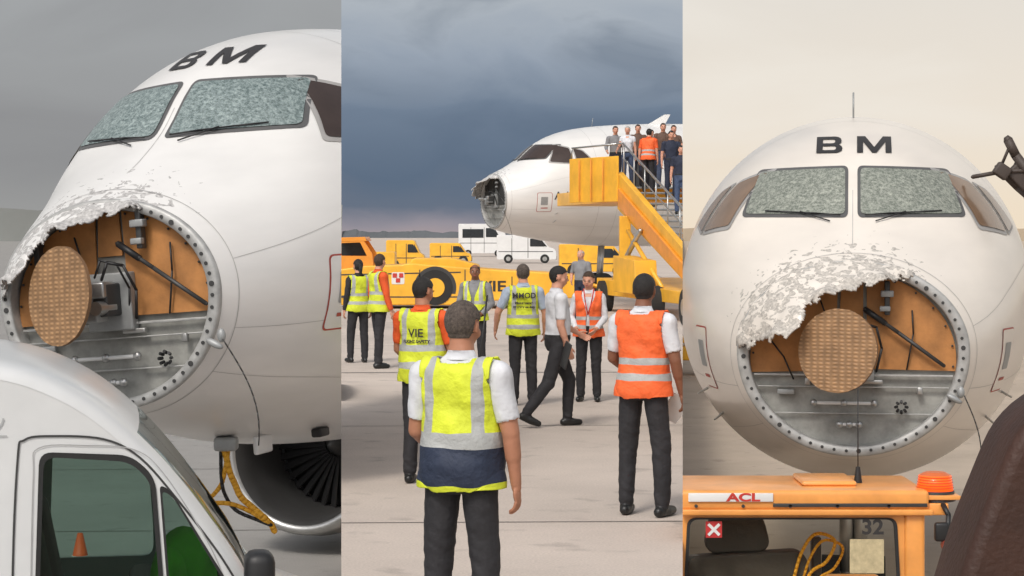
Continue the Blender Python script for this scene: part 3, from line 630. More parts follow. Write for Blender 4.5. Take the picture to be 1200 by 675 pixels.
CE=empty('ground_power_cable',Matrix.Translation(survey(250,520,17.5))); CE['bay']='L'
m_cab=M('yellow_cable',S(220,160,40),.6); m_bk=m_black
k=17.5/F
def cb(pts): 
    P=catm([((x-250)*k,-(y-520)*k) for x,y in pts],6); return [(p[0],0.02*math.sin(i),p[1]) for i,p in enumerate(P)]
tube('cable_loop',cb([(262,525),(272,560),(285,585),(312,608),(322,622)]),.028,m_cab,CE)
tube('cable_loop',cb([(268,520),(262,560),(250,580),(232,592),(270,590),(315,612)]),.020,m_cab,CE)
tube('cable_loop',cb([(258,520),(262,575),(280,600),(318,615)]),.016,m_bk,CE)
box('power_plug',(15*k,0,0),(.20,.16,.12),m_grey,CE,.03)
bm=bmesh.new(); ell(bm,(-8*k,0,-82*k),(.08,.1,.12)); obj('strain_relief',bm,M('pinkish',S(190,130,100),.6),CE,True)
# ================================================================ RIGHT TRUCK
KT=F/14.0
def tp(px,py): return ((px-1000)/KT,(CAMZ-(py-275)/KT))
TE=empty('airport_service_truck',Matrix.Translation((400/F*14,14,0))@Matrix.Rotation(D2R(0),4,'Z')); TE['bay']='R'
def tbox(nm,x0,x1,y0,y1,mat,yy=0,dep=.1,bv=.01):
    a=tp(x0,y0);b=tp(x1,y1); return box(nm,((a[0]+b[0])/2,yy+dep/2,(a[1]+b[1])/2),(abs(b[0]-a[0]),dep,abs(a[1]-b[1])),mat,TE,bv)
m_or=M('truck_orange',S(234,158,80),.38,coat=.4,var=.2,vs=2.5,bump=.2,bs=6)
tbox('roof',760,1088,574,598,m_or,-.04,.9,.03)
tbox('roof_lip',760,1092,596,603,m_or,-.06,.06,.01)
wa=rounded([tp(*p) for p in((780,604),(1060,604),(1060,745),(780,745))],.02); wh=rounded([tp(*p) for p in((806,607),(1050,607),(1057,735),(800,735))],.06)
plate('window_surround',[wa,wh],.05,m_or,TE,0)
plate('window_rubber',[ring2(wh,.004),ring2(wh,-.018)],.03,m_rubber,TE,-.015)
plate('rear_window',[ring2(wh,-.01)],.008,glassmat('truck_glass',(.97,.96,.92),.10),TE,.01)
tbox('corner_post',1060,1084,588,760,m_or,-.02,.2,.03); tbox('corner_bracket',1080,1112,590,604,m_or,.0,.3,.01)
tbox('side_wall',760,790,604,760,m_or,.02,.2,.02); tbox('floor_body',760,1110,745,960,m_or,0,2.6,.05); 
tbox('white_sign',806,905,577,587,m_white,-.055,.02,.004); textplate('sign_lettering','ACL',.075,m_red,TE,(tp(870,582)[0],-.058,tp(0,582)[1]),.003,1.6)
tbox('gutter',905,1085,589,593,m_dark,-.055,.02,.002)
tbox('roof_vent',945,1010,568,574,m_or,.2,.5,.02)
for px in(815,870,925,980,1040): cyl('roof_bolt',(tp(px,0)[0],-.045,tp(0,592)[1]),(tp(px,0)[0],-.055,tp(0,592)[1]),.012,.012,m_dark,TE,10)
m_seat=M('seat_dark',(.06,.055,.05),.8,bump=.3,bs=20)
for nm,pp,yy in(('seat_headrest',[(842,613),(898,612),(908,652),(834,655)],.35),('seat_back',[(812,664),(948,656),(958,700),(948,760),(812,760)],.30)):
    o=plate(nm,[rounded([tp(*p) for p in pp],.08)],.12,m_seat,TE,yy,.02)
tbox('seat_post',852,858,645,668,m_steel,.36,.03,.0); tbox('seat_post',880,886,645,668,m_steel,.36,.03,.0)
tbox('console',962,973,640,745,m_dark,.4,.1,.01); tbox('instrument_box',790,826,660,745,m_dark,.3,.1,.01)
hp=catm([tp(*p) for p in((935,690),(945,655),(962,632),(985,640),(975,665),(955,680),(945,720))],6); tube('yellow_hose',[(p[0],.25,p[1]) for p in hp],.012,m_cab,TE)
tube('yellow_hose',[(p[0]+.06,.28,p[1]-.05) for p in hp],.010,m_cab,TE)
textplate('number_32','32',.14,m_txt,TE,(tp(1022,0)[0],-.02,tp(0,618)[1]),.004,1.1); 
tbox('data_label',996,1036,632,672,M('label_cream',S(190,176,140),.6,var=.2,vs=20),.004,.004,.0)
tbox('warning_sticker',827,846,611,630,M('sticker_red',S(190,50,50),.5),-.002,.004,.0)
line2([tp(830,614),tp(843,627)],.02,-.006,m_white,TE,'sticker_mark'); line2([tp(843,614),tp(830,627)],.02,-.0075,m_white,TE,'sticker_mark')
bx,bz=tp(1101,574); m_bea=M('beacon_amber',S(255,92,28),.2,emit=1.0); 
cyl('beacon_base',(bx,.15,bz-.09),(bx,.15,bz-.02),.14,.13,m_dark,TE,32); cyl('beacon_lens',(bx,.15,bz-.02),(bx,.15,bz+.085),.125,.11,m_bea,TE,32,smooth=True); cyl('beacon_cap',(bx,.15,bz+.085),(bx,.15,bz+.105),.11,.07,M('beacon_cap_mat',S(215,110,60),.4),TE,32)
for i in range(5): cyl('lens_rib',(bx,.15,bz+.0+.018*i),(bx,.15,bz+.004+.018*i),.128-.003*i,.128-.003*i,M('lens_rib_mat',S(190,60,25),.3),TE,32)
tbox('beacon_bracket',1078,1126,581,586,m_or,0,.4,.004)
tube('mirror_arm',[(bx+.02,-.02,bz-.1),(bx+.04,-.1,bz-.16),(bx+.03,-.1,bz-.4)],.018,m_black,TE); o=box('mirror',(bx-.01,-.12,bz-.27),(.10,.06,.13),m_black,TE,.02)
cyl('tail_lamp',(bx+.03,-.1,bz-.36),(bx+.03,-.16,bz-.36),.045,.045,M('lamp_red',(.3,.05,.03),.3),TE,16)
ax,az=tp(1017,560); tube('radio_aerial',[(ax,.4,az-.05),(ax,.4,az+.58)],.004,m_black,TE); cyl('aerial_base',(ax,.4,az-.08),(ax,.4,az+.03),.03,.015,m_black,TE)
for x in(-1.2,.6): cyl('wheel',(x,.2,.42),(x,.5,.42),.42,.42,m_rubber,TE,32)
o=plate('dark_foreground_shape',[rounded([(-.03,-.2),(.02,.0),(.11,.30),(.19,.50),(.28,.72),(.55,.9),(1.2,1.0),(1.2,-.2)],.12)],.35,M('dark_brown_surface',S(58,34,24),.6,bump=.5,bs=40,var=.3),None,0,.05,bay='R'); o.location=survey(1116,735,7.5)  # unidentified dark shape close to the camera, built as a rounded plate
AE=empty('boarding_stair_truss',Matrix.Translation(survey(1172,205,21))); AE['bay']='R'
m_arm=M('truss_brown',(.06,.045,.038),.6)
tube('rail',[(-.28,0,-.02),(.0,0,.03),(.5,0,.06)],.022,m_arm,AE); tube('rail',[(.08,0,.36),(.16,0,.20),(.5,0,-.25)],.05,m_arm,AE); tube('rail',[(.0,.1,.08),(.2,.1,-.12),(.5,.1,-.38)],.04,m_arm,AE)
for t in np.linspace(0,1,5): tube('rung',[(.10+.35*t,0,.30-.5*t),(.02+.35*t,.1,.06-.4*t)],.016,m_arm,AE)
box('joint_plate',(.02,0,.04),(.16,.1,.14),m_arm,AE,.02,rot=(0,.6,0)); box('joint_plate',(.24,.05,-.02),(.3,.1,.2),m_arm,AE,.02,rot=(0,.8,0))
LB=empty('baggage_conveyor',Matrix.Translation((5.0,60,0))@Matrix.Rotation(D2R(-5),4,'Z')); LB['bay']='R'
box('conveyor_bed',(.6,0,1.1),(3.6,.9,.15),m_yellow,LB,.02,rot=(0,-.12,0)); box('chassis',(.6,0,.65),(3.2,1.2,.4),m_yellow,LB,.05)
for x in(-.6,1.7): cyl('wheel',(x,-.65,.35),(x,.65,.35),.35,.35,m_rubber,LB)
# ================================================================ CENTRE VEHICLES
def wheel(E,x,y,z,r,w=.25):
    cyl('tyre',(x,y,z),(x,y+w,z),r,r,m_rubber,E,32); cyl('hub',(x,y-.015,z),(x,y+.02,z),r*.5,r*.45,m_steel,E,20)
def van(name,X,Y,z,Ln,H,mat,yaw=0,box_=False):
    E=empty(name,Matrix.Translation((X,Y,z))@Matrix.Rotation(yaw,4,'Z')); E['bay']='C'
    a=Ln/2
    pf=[(-a,.3),(-a,H),(a*.35,H),(a*.45,H*.97),(a*.74,H*.58),(a*.95,H*.5),(a,H*.38),(a,.3)] if not box_ else [(-a,.35),(-a,H),(a*.8,H),(a*.97,H*.55),(a,H*.4),(a,.35)]
    plate('body',[rounded(pf,.08)],1.8,mat,E,0,.03)
    plate('cab_window',[rounded([(a*.12,H*.6),(a*.62,H*.6),(a*.42,H*.88),(a*.12,H*.88)],.05)],.02,m_winglass,E,-.045)
    if box_: plate('side_windows',[[(-a*.85,H*.58),(a*.02,H*.58),(a*.02,H*.85),(-a*.85,H*.85)]],.02,m_winglass,E,-.045)
    plate('windscreen',[[(a*.50,H*.62),(a*.70,H*.6),(a*.46,H*.9)]],.02,m_winglass,E,-.05)
    line2([(-a*.95,H*.42),(a*.9,H*.42)],.05,-.04,m_dark,E,'side_stripe')
    line2([(a*.05,.4),(a*.05,H*.9)],.04,-.041,m_dark,E,'door_gap'); line2([(-a*.5,.4),(-a*.5,H*.9)],.04,-.041,m_dark,E,'door_gap')
    for x in(-a*.62,a*.62): wheel(E,x,-.06,.33,.33)
    box('bumper',(a,.9,.4),(.1,1.7,.25),m_dark,E,.02)
    return E
def bx_(px,d): return (px-600)/F*d
van('white_minivan',bx_(617,150),150,DECK,4.3,2.05,m_white)
van('airport_bus',bx_(566,195),195,DECK,4.6,3.1,m_white,0,True)
van('yellow_van',bx_(475,120),120,DECK,2.2,1.75,m_yellow); van('yellow_van.001',bx_(528,140),140,DECK,2.8,1.5,m_yellow)
van('yellow_van.002',bx_(437,105),105,DECK,2.4,1.2,m_yellow,math.pi)
van('yellow_van.003',bx_(700,100),101,DECK,3.6,1.6,m_yellow)
KK=58/F
def gp(px,py): return ((px-500)*KK,(CAMZ-DECK)-(py-275)*KK)
GE=empty('tow_tractor',Matrix.Translation((bx_(500,58),58,DECK))); GE['bay']='C'
body=rounded([gp(*p) for p in((392,356),(392,318),(430,313),(470,312),(480,310),(585,318),(640,321),(690,326),(690,347),(545,352),(540,356))],.06)
plate('chassis_body',[body],2.3,m_yellow,GE,0,.04)
plate('engine_cover',[rounded([gp(*p) for p in((478,314),(484,304),(530,304),(560,312),(560,320),(478,320))],.05)],1.8,m_yellow,GE,.2,.03)
cabo=rounded([gp(*p) for p in((392,318),(392,281),(425,280),(436,297),(438,318))],.05); cabh=rounded([gp(*p) for p in((397,300),(397,285),(422,284),(430,300))],.03)
plate('cab_side',[cabo,cabh],.08,m_orange,GE,0,.0); plate('cab_side_far',[cabo,cabh],.08,m_orange,GE,1.9,.0)
plate('cab_roof',[[gp(390,283),gp(390,279),gp(427,278),gp(429,282)]],2.0,m_orange,GE,0,.01); plate('cab_glass',[cabh],.02,m_winglass,GE,.9)
x,z=gp(510,337)
for yy in(-.06,2.05):
    cyl('tyre',(x,yy,z),(x,yy+.35,z),.50,.50,m_rubber,GE,40); cyl('hub',(x,yy-.02,z),(x,yy+.03,z),.27,.25,m_yellow,GE,24)
plate('wheel_arch',[[(x+.60*math.cos(t),z+.60*math.sin(t)) for t in np.linspace(-.3,3.44,24)]],.03,m_dark,GE,-.045)
x2,z2=gp(640,345); cyl('tyre',(x2,-.02,z2),(x2,.3,z2),.33,.33,m_rubber,GE,32)
textplate('airport_lettering','VIE',.42,m_txt,GE,(gp(578,0)[0],-.05,gp(0,336)[1]),.008,1.3)
o=plate('emblem',[rounded([gp(*p) for p in((459,333),(459,319),(474,319),(474,333))],.05)],.02,m_white,GE,-.05)
for dx,dz in((-.09,.08),(.09,.08),(0,-.06)): box('emblem_mark',(gp(466.5,0)[0]+dx,-.06,gp(0,326)[1]+dz),(.12,.01,.12),m_red,GE)
for y_ in (322,348): line2([gp(400,y_),gp(540,y_-3 if y_<330 else y_)],.035,-.046,m_dark,GE,'body_seam')
for px in(446,492,545,600,650): line2([gp(px,316 if px<560 else 324),gp(px,350)],.03,-.045,m_dark,GE,'panel_gap')
box('step',(gp(420,0)[0],-.2,.35),(.9,.3,.06),m_dark,GE)
tube('tow_bar',[(gp(690,0)[0],.8,.7),(gp(722,0)[0],.8,.45),(gp(760,0)[0],.8,.4)],.06,m_yellow,GE)
# ---- passenger stairs
SE=empty('passenger_stairs',Matrix.Translation((0,0,0))); SE['bay']='C'
TOPZ=DECK+3.40; P0=Vector((3.06,56.0,TOPZ))
dirh=Vector((.17,-.985,0)).normalized(); side=Vector((.985,.17,0)).normalized(); W=1.6
runL=11.0; zlow=DECK+.30
def st(t,s,dz=0):
    zz=TOPZ-(TOPZ-zlow)*max(0,t)/runL
    p=P0+dirh*t+side*s; return Vector((p.x,p.y,zz+dz))
def hexa(name,quad_low,quad_hi,mat):
    bm=bmesh.new(); a=[bm.verts.new(p) for p in quad_low]; b=[bm.verts.new(p) for p in quad_hi]
    bm.faces.new(a);bm.faces.new(b)
    for i in range(4): bm.faces.new((a[i],a[(i+1)%4],b[(i+1)%4],b[i]))
    bmesh.ops.recalc_face_normals(bm,faces=bm.faces); o=obj(name,bm,mat,SE); bevel(o,.015,2); return o
for s0,s1 in((-.16,0),(W,W+.12)):
    hexa('stringer',[st(-.1,s0,-.6),st(-.1,s1,-.6),st(runL,s1,-.3),st(runL,s0,-.3)],[st(-.1,s0,.42),st(-.1,s1,.42),st(runL,s1,.3),st(runL,s0,.3)],m_yellow)
hexa('stringer_panel',[st(.3,-.24,-.45),st(.3,-.17,-.45),st(runL-.5,-.17,-.25),st(runL-.5,-.24,-.25)],[st(.3,-.24,.05),st(.3,-.17,.05),st(runL-.5,-.17,.05),st(runL-.5,-.24,.05)],m_orange)
ns=20
for i in range(ns):
    t=runL*(i+.5)/ns; h=runL/ns/2
    z1=st(t-h,0).z; c4=[st(t-h,0),st(t-h,W),st(t+h*.8,W),st(t+h*.8,0)]
    hexa('tread',[Vector((c.x,c.y,z1-.05)) for c in c4],[Vector((c.x,c.y,z1)) for c in c4],m_grey)
for s0 in(0,W):
    tube('handrail',[st(-.1,s0,1.2),st(runL,s0,1.1)],.03,m_steel,SE); tube('mid_rail',[st(-.1,s0,.8),st(runL,s0,.7)],.02,m_steel,SE)
    for i in range(10): t=runL*i/9; tube('baluster',[st(t,s0,.2),st(t,s0,1.2-.1*i/9)],.02,m_steel,SE)
pl=2.6; dl=9.0
def pf(t,s,z): p=P0-dirh*t+side*s; return (p.x,p.y,z)
hexa('platform_deck',[pf(0,-.1,TOPZ-.4),pf(0,W+.1,TOPZ-.4),pf(dl,W+.1,TOPZ-.4),pf(dl,-.1,TOPZ-.4)],[pf(0,-.1,TOPZ),pf(0,W+.1,TOPZ),pf(dl,W+.1,TOPZ),pf(dl,-.1,TOPZ)],m_yellow)
sd=-.98
hexa('side_guard',[pf(-.1,-.22,TOPZ-.4),pf(-.1,-.16,TOPZ-.4),pf(pl-.2,sd,TOPZ-.4),pf(pl-.2,sd-.06,TOPZ-.4)],[pf(-.1,-.22,TOPZ+.85),pf(-.1,-.16,TOPZ+.85),pf(pl-.2,sd,TOPZ+.85),pf(pl-.2,sd-.06,TOPZ+.85)],m_yellow)
for tt in(.25,.5,.75):
    x_=pf(-.1+(pl-.1)*tt,-.22+(sd+.16)*tt-.05,0); box('guard_rib',(x_[0],x_[1]-.0,TOPZ+.22),(.03,.03,1.15),m_orange,SE,.005)
hexa('platform_extension',[pf(0,-.1,TOPZ-.35),pf(pl-.2,sd,TOPZ-.35),pf(pl,sd,TOPZ-.35),pf(pl,-.1,TOPZ-.35)],[pf(0,-.1,TOPZ-.02),pf(pl-.2,sd,TOPZ-.02),pf(pl,sd,TOPZ-.02),pf(pl,-.1,TOPZ-.02)],m_yellow)
tube('guard_rail',[pf(pl-.2,sd,TOPZ+.85),pf(pl-.3,sd,TOPZ+1.15),pf(.5,-.1,TOPZ+1.2),pf(0,-.06,TOPZ+1.2)],.025,m_steel,SE)
C0=P0+dirh*1.2
def ch(t,s,z): p=P0+dirh*t+side*s; return Vector((p.x,p.y,z))
for s_ in(-.25,W-.1):
    a=C0+side*s_; q4=[(-.15,-.2),(.15,-.2),(.15,.2),(-.15,.2)]
    hexa('lift_column',[Vector((a.x+u,a.y+v,DECK+.5)) for u,v in q4],[Vector((a.x+u,a.y+v,TOPZ-.8)) for u,v in q4],m_yellow)
hexa('truck_chassis',[ch(-1.2,-.5,DECK+.45),ch(10.0,-.3,DECK+.45),ch(10.0,W+.3,DECK+.45),ch(-1.2,W+.3,DECK+.45)],[ch(-1.2,-.5,DECK+.9),ch(10.0,-.3,DECK+.7),ch(10.0,W+.3,DECK+.7),ch(-1.2,W+.3,DECK+.9)],m_yellow)
hexa('engine_box',[ch(2.0,-.75,DECK+.6),ch(4.6,-.75,DECK+.6),ch(4.6,-.17,DECK+.6),ch(2.0,-.17,DECK+.6)],[ch(2.0,-.75,DECK+1.55),ch(4.4,-.75,DECK+1.45),ch(4.4,-.17,DECK+1.45),ch(2.0,-.17,DECK+1.55)],m_yellow)
for t in(-.3,5.4,8.8):
    a=ch(t,-.62,DECK+.42);b=ch(t,-.3,DECK+.42); cyl('tyre',a,b,.42,.42,m_rubber,SE,32); cyl('hub',a-side*.01,a+side*.04,.2,.2,m_steel,SE,20)
tube('hydraulic_ram',[ch(.2,-.3,DECK+.9),ch(3.2,-.3,DECK+2.2)],.07,m_steel,SE); tube('hydraulic_ram',[ch(5.5,-.3,DECK+.8),ch(1.8,-.3,TOPZ-1.2)],.06,m_yellow,SE)
# ================================================================ PEOPLE
def remesh(bm,voxel,it=3):
    me=bpy.data.meshes.new('r'); bm.to_mesh(me); bm.free(); o=bpy.data.objects.new('r',me); link(o)
    r=o.modifiers.new('r','REMESH'); r.mode='VOXEL'; r.voxel_size=voxel
    s=o.modifiers.new('s','SMOOTH'); s.factor=.5; s.iterations=it
    return tomesh(o)
SK={'light':M('skin_light',S(205,150,125),.55,var=.08,vs=20),'tan':M('skin_tan',S(176,122,95),.55,var=.08,vs=20),'dark':M('skin_dark',S(128,84,62),.55,var=.08,vs=20)}
HR={'grey':M('hair_grey',(.10,.078,.065),.8,var=.5,vs=60,bump=.8,bs=220),'black':M('hair_black',(.015,.013,.012),.6,var=.4,vs=60,bump=.8,bs=220),'brown':M('hair_brown',(.06,.035,.022),.7,var=.4,vs=60,bump=.8,bs=220),'white':M('hair_white',(.45,.43,.4),.8,var=.3,vs=60,bump=.8,bs=220)}
def cloth(name,rgb,r=.8): return M(name,rgb,r,var=.14,vs=7,bump=.8,bs=7,bd=.03)
CL_={'white':cloth('cloth_white',(.66,.67,.70)),'black':cloth('cloth_black',(.022,.021,.024)),'navy':cloth('cloth_navy',(.02,.026,.05)),'orange':cloth('cloth_orange',S(225,90,38)),'red':cloth('cloth_red',(.45,.06,.05)),
 'lblue':cloth('cloth_lightblue',(.40,.47,.58)),'grey':cloth('cloth_grey',(.22,.22,.23)),'brown':cloth('cloth_brown',(.12,.07,.05)),'jeans':cloth('cloth_jeans',(.06,.09,.17))}
m_shoe=M('shoe_black',(.012,.012,.012),.4); m_eye=M('eye_white',(.6,.58,.55),.3); m_iris=M('iris',(.03,.02,.015),.2); m_lip=M('lips',S(165,85,80),.5)
YEL=S(214,224,54)[:3]; ORG=S(246,108,52)[:3]
V={'yellow':vestmat('vest_yellow',YEL,bands=((1.0,.026),(1.15,.026))),'front':vestmat('vest_yellow_navy',YEL,(.02,.03,.06),1.06,bands=((1.095,.036),)),'orange':vestmat('vest_orange',ORG,bands=((1.0,.025),(1.12,.025)),vert=False),'mmod':vestmat('vest_mmod',YEL,bands=((.97,.022),(1.10,.022)),vert=True)}
STAND=dict(tL=(-.03,0,-1),sL=(-.02,-.02,-1),tR=(.03,0,-1),sR=(.02,-.02,-1),uL=(-.2,.0,-1),fL=(-.08,.2,-1),uR=(.2,.0,-1),fR=(.08,.2,-1))
def person(name,pos,face,H=1.75,voxel=.011,skin='light',hair='black',shirt='white',trous='black',vest=None,pose=None,lean=0,fem=False,fat=1.0,head=(0,0),sleeve=.78,bald=False,bay='C',pony=False,text=None,facefeat=True):
    P=dict(STAND); P.update(pose or {}); k=H/1.755
    bm=bmesh.new(); sw=.175 if fem else .2
    Lm=Matrix.Translation((0,0,.96))@Matrix.Rotation(-lean,4,'X')@Matrix.Translation((0,0,-.96))
    up=lambda v:(Lm@Vector(v))
    rings=[(.84,.13,.10,0),(.90,.172,.122,-.005),(.97,.175,.125*fat,-.0),(1.04,.162*(.9 if fem else 1)*fat**.7,.118*fat,.008*fat),(1.14,.163*(.88 if fem else 1)*fat**.7,.12*fat**1.2,.012*fat),(1.26,.178,.124,.005),(1.36,.19,.118,-.008),(1.42,.175,.10,-.014),(1.465,.11,.075,-.014),(1.50,.068,.062,-.008),(1.56,.056,.06,.004)]
    if fem: rings=[(z,w*.93 if z>1.2 else w,d,y) for z,w,d,y in rings]
    n=28; RR=[]
    for z,w,d,yo in rings: RR.append([bm.verts.new(up((w*math.copysign(abs(math.cos(a))**.85,math.cos(a)),yo+d*math.sin(a),z))) for a in [2*math.pi*j/n for j in range(n)]])
    for a,b in zip(RR[:-1],RR[1:]):
        for j in range(n): bm.faces.new((a[j],a[(j+1)%n],b[(j+1)%n],b[j]))
    bm.faces.new(RR[0][::-1]); bm.faces.new(RR[-1])
    if fem:
        for sx in(-1,1): ell(bm,up((sx*.075,.085,1.28)),(.07,.05,.065))
    bones=[]
    def bone(nm,a,b,r0,r1,add=True):
        a=Vector(a);b=Vector(b); bones.append((nm,a,b,max(r0,r1)*.9))
        if add: frust(bm,a,b,r0,r1,16,True,3)
    for sx in(-1,1): bones.append(('torso',up((sx*.08,0,.93)),up((sx*.085,0,1.37)),.10))
    bones.append(('torso',up((0,0,.93)),up((0,0,1.42)),.10))
    bones.append(('neck',up((0,-.006,1.47)),up((0,.005,1.55)),.055))
    hc=up((0,.018,1.637)); HM=Matrix.Translation(hc)@Matrix.Rotation(head[0],4,'Z')@Matrix.Rotation(-head[1]-lean*.5,4,'X')
    rot=HM.to_3x3()
    def he(c,r,sub=3): ell(bm,HM@Vector(c),r,rot,sub)
    he((0,-.008,.022),(.077,.096,.094)); he((0,.022,-.04),(.060,.070,.072)); he((0,.034,-.078),(.036,.045,.032)); he((0,.084,.012),(.045,.014,.014)); he((0,.097,-.022),(.0145,.022,.014)); he((0,.088,-.005),(.010,.016,.028)); he((0,.078,-.058),(.026,.018,.014))
    for sx in(-1,1): he((sx*.079,-.006,-.008),(.009,.018,.031)); he((sx*.047,.045,-.03),(.026,.03,.03))
    frust(bm,up((0,-.01,1.46)),HM@Vector((0,-.012,-.05)),.058,.056,20,True,2)
    bones.append(('head',HM@Vector((0,0,-.05)),HM@Vector((0,0,.03)),.085))
    hands=[]
    for sx,u,f in((-1,P['uL'],P['fL']),(1,P['uR'],P['fR'])):
        sh=up((sx*(sw-.012),-.012,1.405)); R3=Lm.to_3x3()
        ud=(R3@Vector(u)).normalized(); fd=(R3@Vector(f)).normalized(); e=sh+ud*.285; w=e+fd*.25
        af=.9 if fem else 1
        frust(bm,up((sx*.10,-.012,1.41)),sh,.062,.062*af,16); bone('uarm',sh,e,.062*af,.044*af); bone('farm',e,w,.043*af,.027*af)
        frust(bm,e+fd*.03,e+fd*.12,.043*af,.040*af,16)
        hands.append((sx,w,fd))
    mins=[]
    for sx,t,s in((-1,P['tL'],P['sL']),(1,P['tR'],P['sR'])):
        h=Vector((sx*.092,0,.90)); td=Vector(t).normalized(); sd_=Vector(s).normalized(); kn=h+td*.42; an=kn+sd_*.415
        bone('thigh',h,kn,.094,.072); bone('calf',kn,an-sd_*.03,.070,.060)
        ty=Vector((sx*.16,1,0)).normalized()
        tilt=max(0,-sd_.y)*.75; ty=(ty+Vector((0,0,-tilt))).normalized()
        heel=an+Vector((0,0,-.045))-ty*.05; toe=heel+ty*.2
        bones.append(('shoe',heel,toe,.045)); frust(bm,an,heel+ty*.03,.05,.045,12); 
        frust(bm,heel,heel+ty*.11,.040,.046,14); frust(bm,heel+ty*.11,toe,.046,.034,14)
        mins.append(min(heel.z-.04,toe.z-.034))
    zmin=min(mins)
    me=remesh(bm,voxel,3)
    N=len(me.vertices); co=np.empty(N*3); me.vertices.foreach_get('co',co); co=co.reshape(-1,3); no=np.empty(N*3); me.vertices.foreach_get('normal',no); no=no.reshape(-1,3)
    def classify(X):
        best=np.full(len(X),9.0); idx=np.zeros(len(X),int); tt=np.zeros(len(X))
        for i,(nm,a,b,r) in enumerate(bones):
            a=np.array(a);d=np.array(b)-a;t=np.clip(((X-a)@d)/(d@d),0,1);ds=np.linalg.norm(X-(a+t[:,None]*d),axis=1)-r
            m=ds<best; best[m]=ds[m]; idx[m]=i; tt[m]=t[m]
        return np.array([b[0] for b in bones])[idx],tt
    nmv,tv=classify(co)
    Li=np.array(Lm.inverted()); rest=co@Li[:3,:3].T+Li[:3,3]
    Hi=np.array(HM.inverted())
    hl=co@Hi[:3,:3].T+Hi[:3,3]
    def hairmask(h,nm,z0=0):
        thr=np.interp(h[:,1],[-.12,-.03,.012,.05,.1],[-.085 if not fem else -.1,-.06,.012,.052,.07])
        m=(h[:,2]>thr+z0)&((nm=='head')|((nm=='neck')&(h[:,2]>-.07)))
        ear=(np.abs(h[:,0])>.071)&(h[:,2]<.028)&(h[:,2]>-.05)&(h[:,1]>-.03); m&=~ear
        if bald: m&=~((h[:,2]>.07)&(np.abs(h[:,0])<.06))
        return m
    disp=np.zeros(N)
    hm=hairmask(hl,nmv,.003); disp[hm]+=.009
    sl=(nmv=='uarm')&(tv<sleeve) if sleeve<=1 else ((nmv=='uarm')|((nmv=='farm')&(tv<.97)))
    disp[sl]+=.010
    tr=((nmv=='thigh')|(nmv=='calf'))
    for i in np.nonzero(tr|sl|((nmv=='torso')))[0]:
        p=Vector(co[i])
        if tr[i]:
            knee=math.exp(-((p.z-.5)/.09)**2)+math.exp(-((p.z-.12)/.08)**2)
            disp[i]+=.009*noise.noise(Vector((p.x*8,p.y*8,p.z*4+3)))+(.003+.006*knee)*noise.noise(Vector((p.x*10,p.y*10,p.z*22+p.x*14)))
        else:
            disp[i]+=.009*noise.noise(Vector((p.x*9,p.y*9,p.z*10+p.x*6)))
    co=co+no*disp[:,None]
    me.vertices.foreach_set('co',co.ravel()); 
    F_=len(me.polygons); fc=np.empty(F_*3); me.polygons.foreach_get('center',fc); fc=fc.reshape(-1,3)
    nf,tf=classify(fc); rf=fc@Li[:3,:3].T+Li[:3,3]; hf=fc@Hi[:3,:3].T+Hi[:3,3]
    mats=[SK[skin],HR[hair],CL_[shirt],CL_[trous],m_shoe,m_black,m_eye,m_iris,m_lip]
    mi=np.zeros(F_,int)
    mi[(nf=='torso')]=2; mi[(nf=='neck')&(rf[:,2]<1.50)]=2
    mi[(nf=='torso')&(rf[:,2]<1.0)]=3; mi[(nf=='torso')&(rf[:,2]<1.015)&(rf[:,2]>.98)]=5
    mi[(nf=='uarm')&(tf<min(sleeve,1.01))]=2
    if sleeve>1: mi[(nf=='farm')&(tf<.96)]=2
    mi[(nf=='thigh')|(nf=='calf')]=3; mi[nf=='shoe']=4
    if fem: mi[(nf=='torso')&(rf[:,2]>1.41)&(rf[:,1]>.04)&(np.abs(rf[:,0])<.045)]=0
    mi[hairmask(hf,nf)]=1
    me.materials.clear()
    for m in mats: me.materials.append(m)
    me.polygons.foreach_set('material_index',mi.astype(np.int32)); me.update()
    E=empty(name); E['bay']=bay
    Mx=Matrix.Translation(pos)@Matrix.Rotation(face,4,'Z')@Matrix.Diagonal((k,k,k,1))@Matrix.Translation((0,0,-zmin)); E.matrix_world=Mx
    obj('body',me,mats,E,True)
    if vest:
        b2=bmesh.new(); b2.from_mesh(me); b2.faces.ensure_lookup_table(); rl=b2.verts.layers.float_vector.new('rest')
        for v in b2.verts: v[rl]=Vector(rest[v.index])
        for v in b2.verts:
            z=rest[v.index][2]; v.co=v.co+v.normal*(.012+.022*max(0,min(1,(1.25-z)/.35)))
        keep=((nf=='torso')|((nf=='uarm')&(tf<.03)&(np.abs(rf[:,0])<.185))|((nf=='thigh')&(rf[:,2]>.862)))&(rf[:,2]>.862)&(rf[:,2]<1.475)&~((rf[:,2]>1.455)&(np.abs(rf[:,0])<.07))
        keep&=~((rf[:,1]>.0)&(np.abs(rf[:,0])<.012+np.clip((rf[:,2]-1.2)*.32,0,.07)))
        keep&=(np.abs(rf[:,0])<.225)
        bmesh.ops.delete(b2,geom=[f for f in b2.faces if not keep[f.index]],context='FACES')
        for _ in range(5): bmesh.ops.smooth_vert(b2,verts=b2.verts,factor=.5,use_axis_x=True,use_axis_y=True,use_axis_z=True)
        for f in b2.faces: f.material_index=0
        vm=bpy.data.meshes.new('vest'); b2.to_mesh(vm); b2.free(); vm.materials.clear()
        o=obj('vest',vm,V[vest],E,True); s=o.modifiers.new('s','SOLIDIFY'); s.thickness=.008; s.offset=1
    hb=bmesh.new()
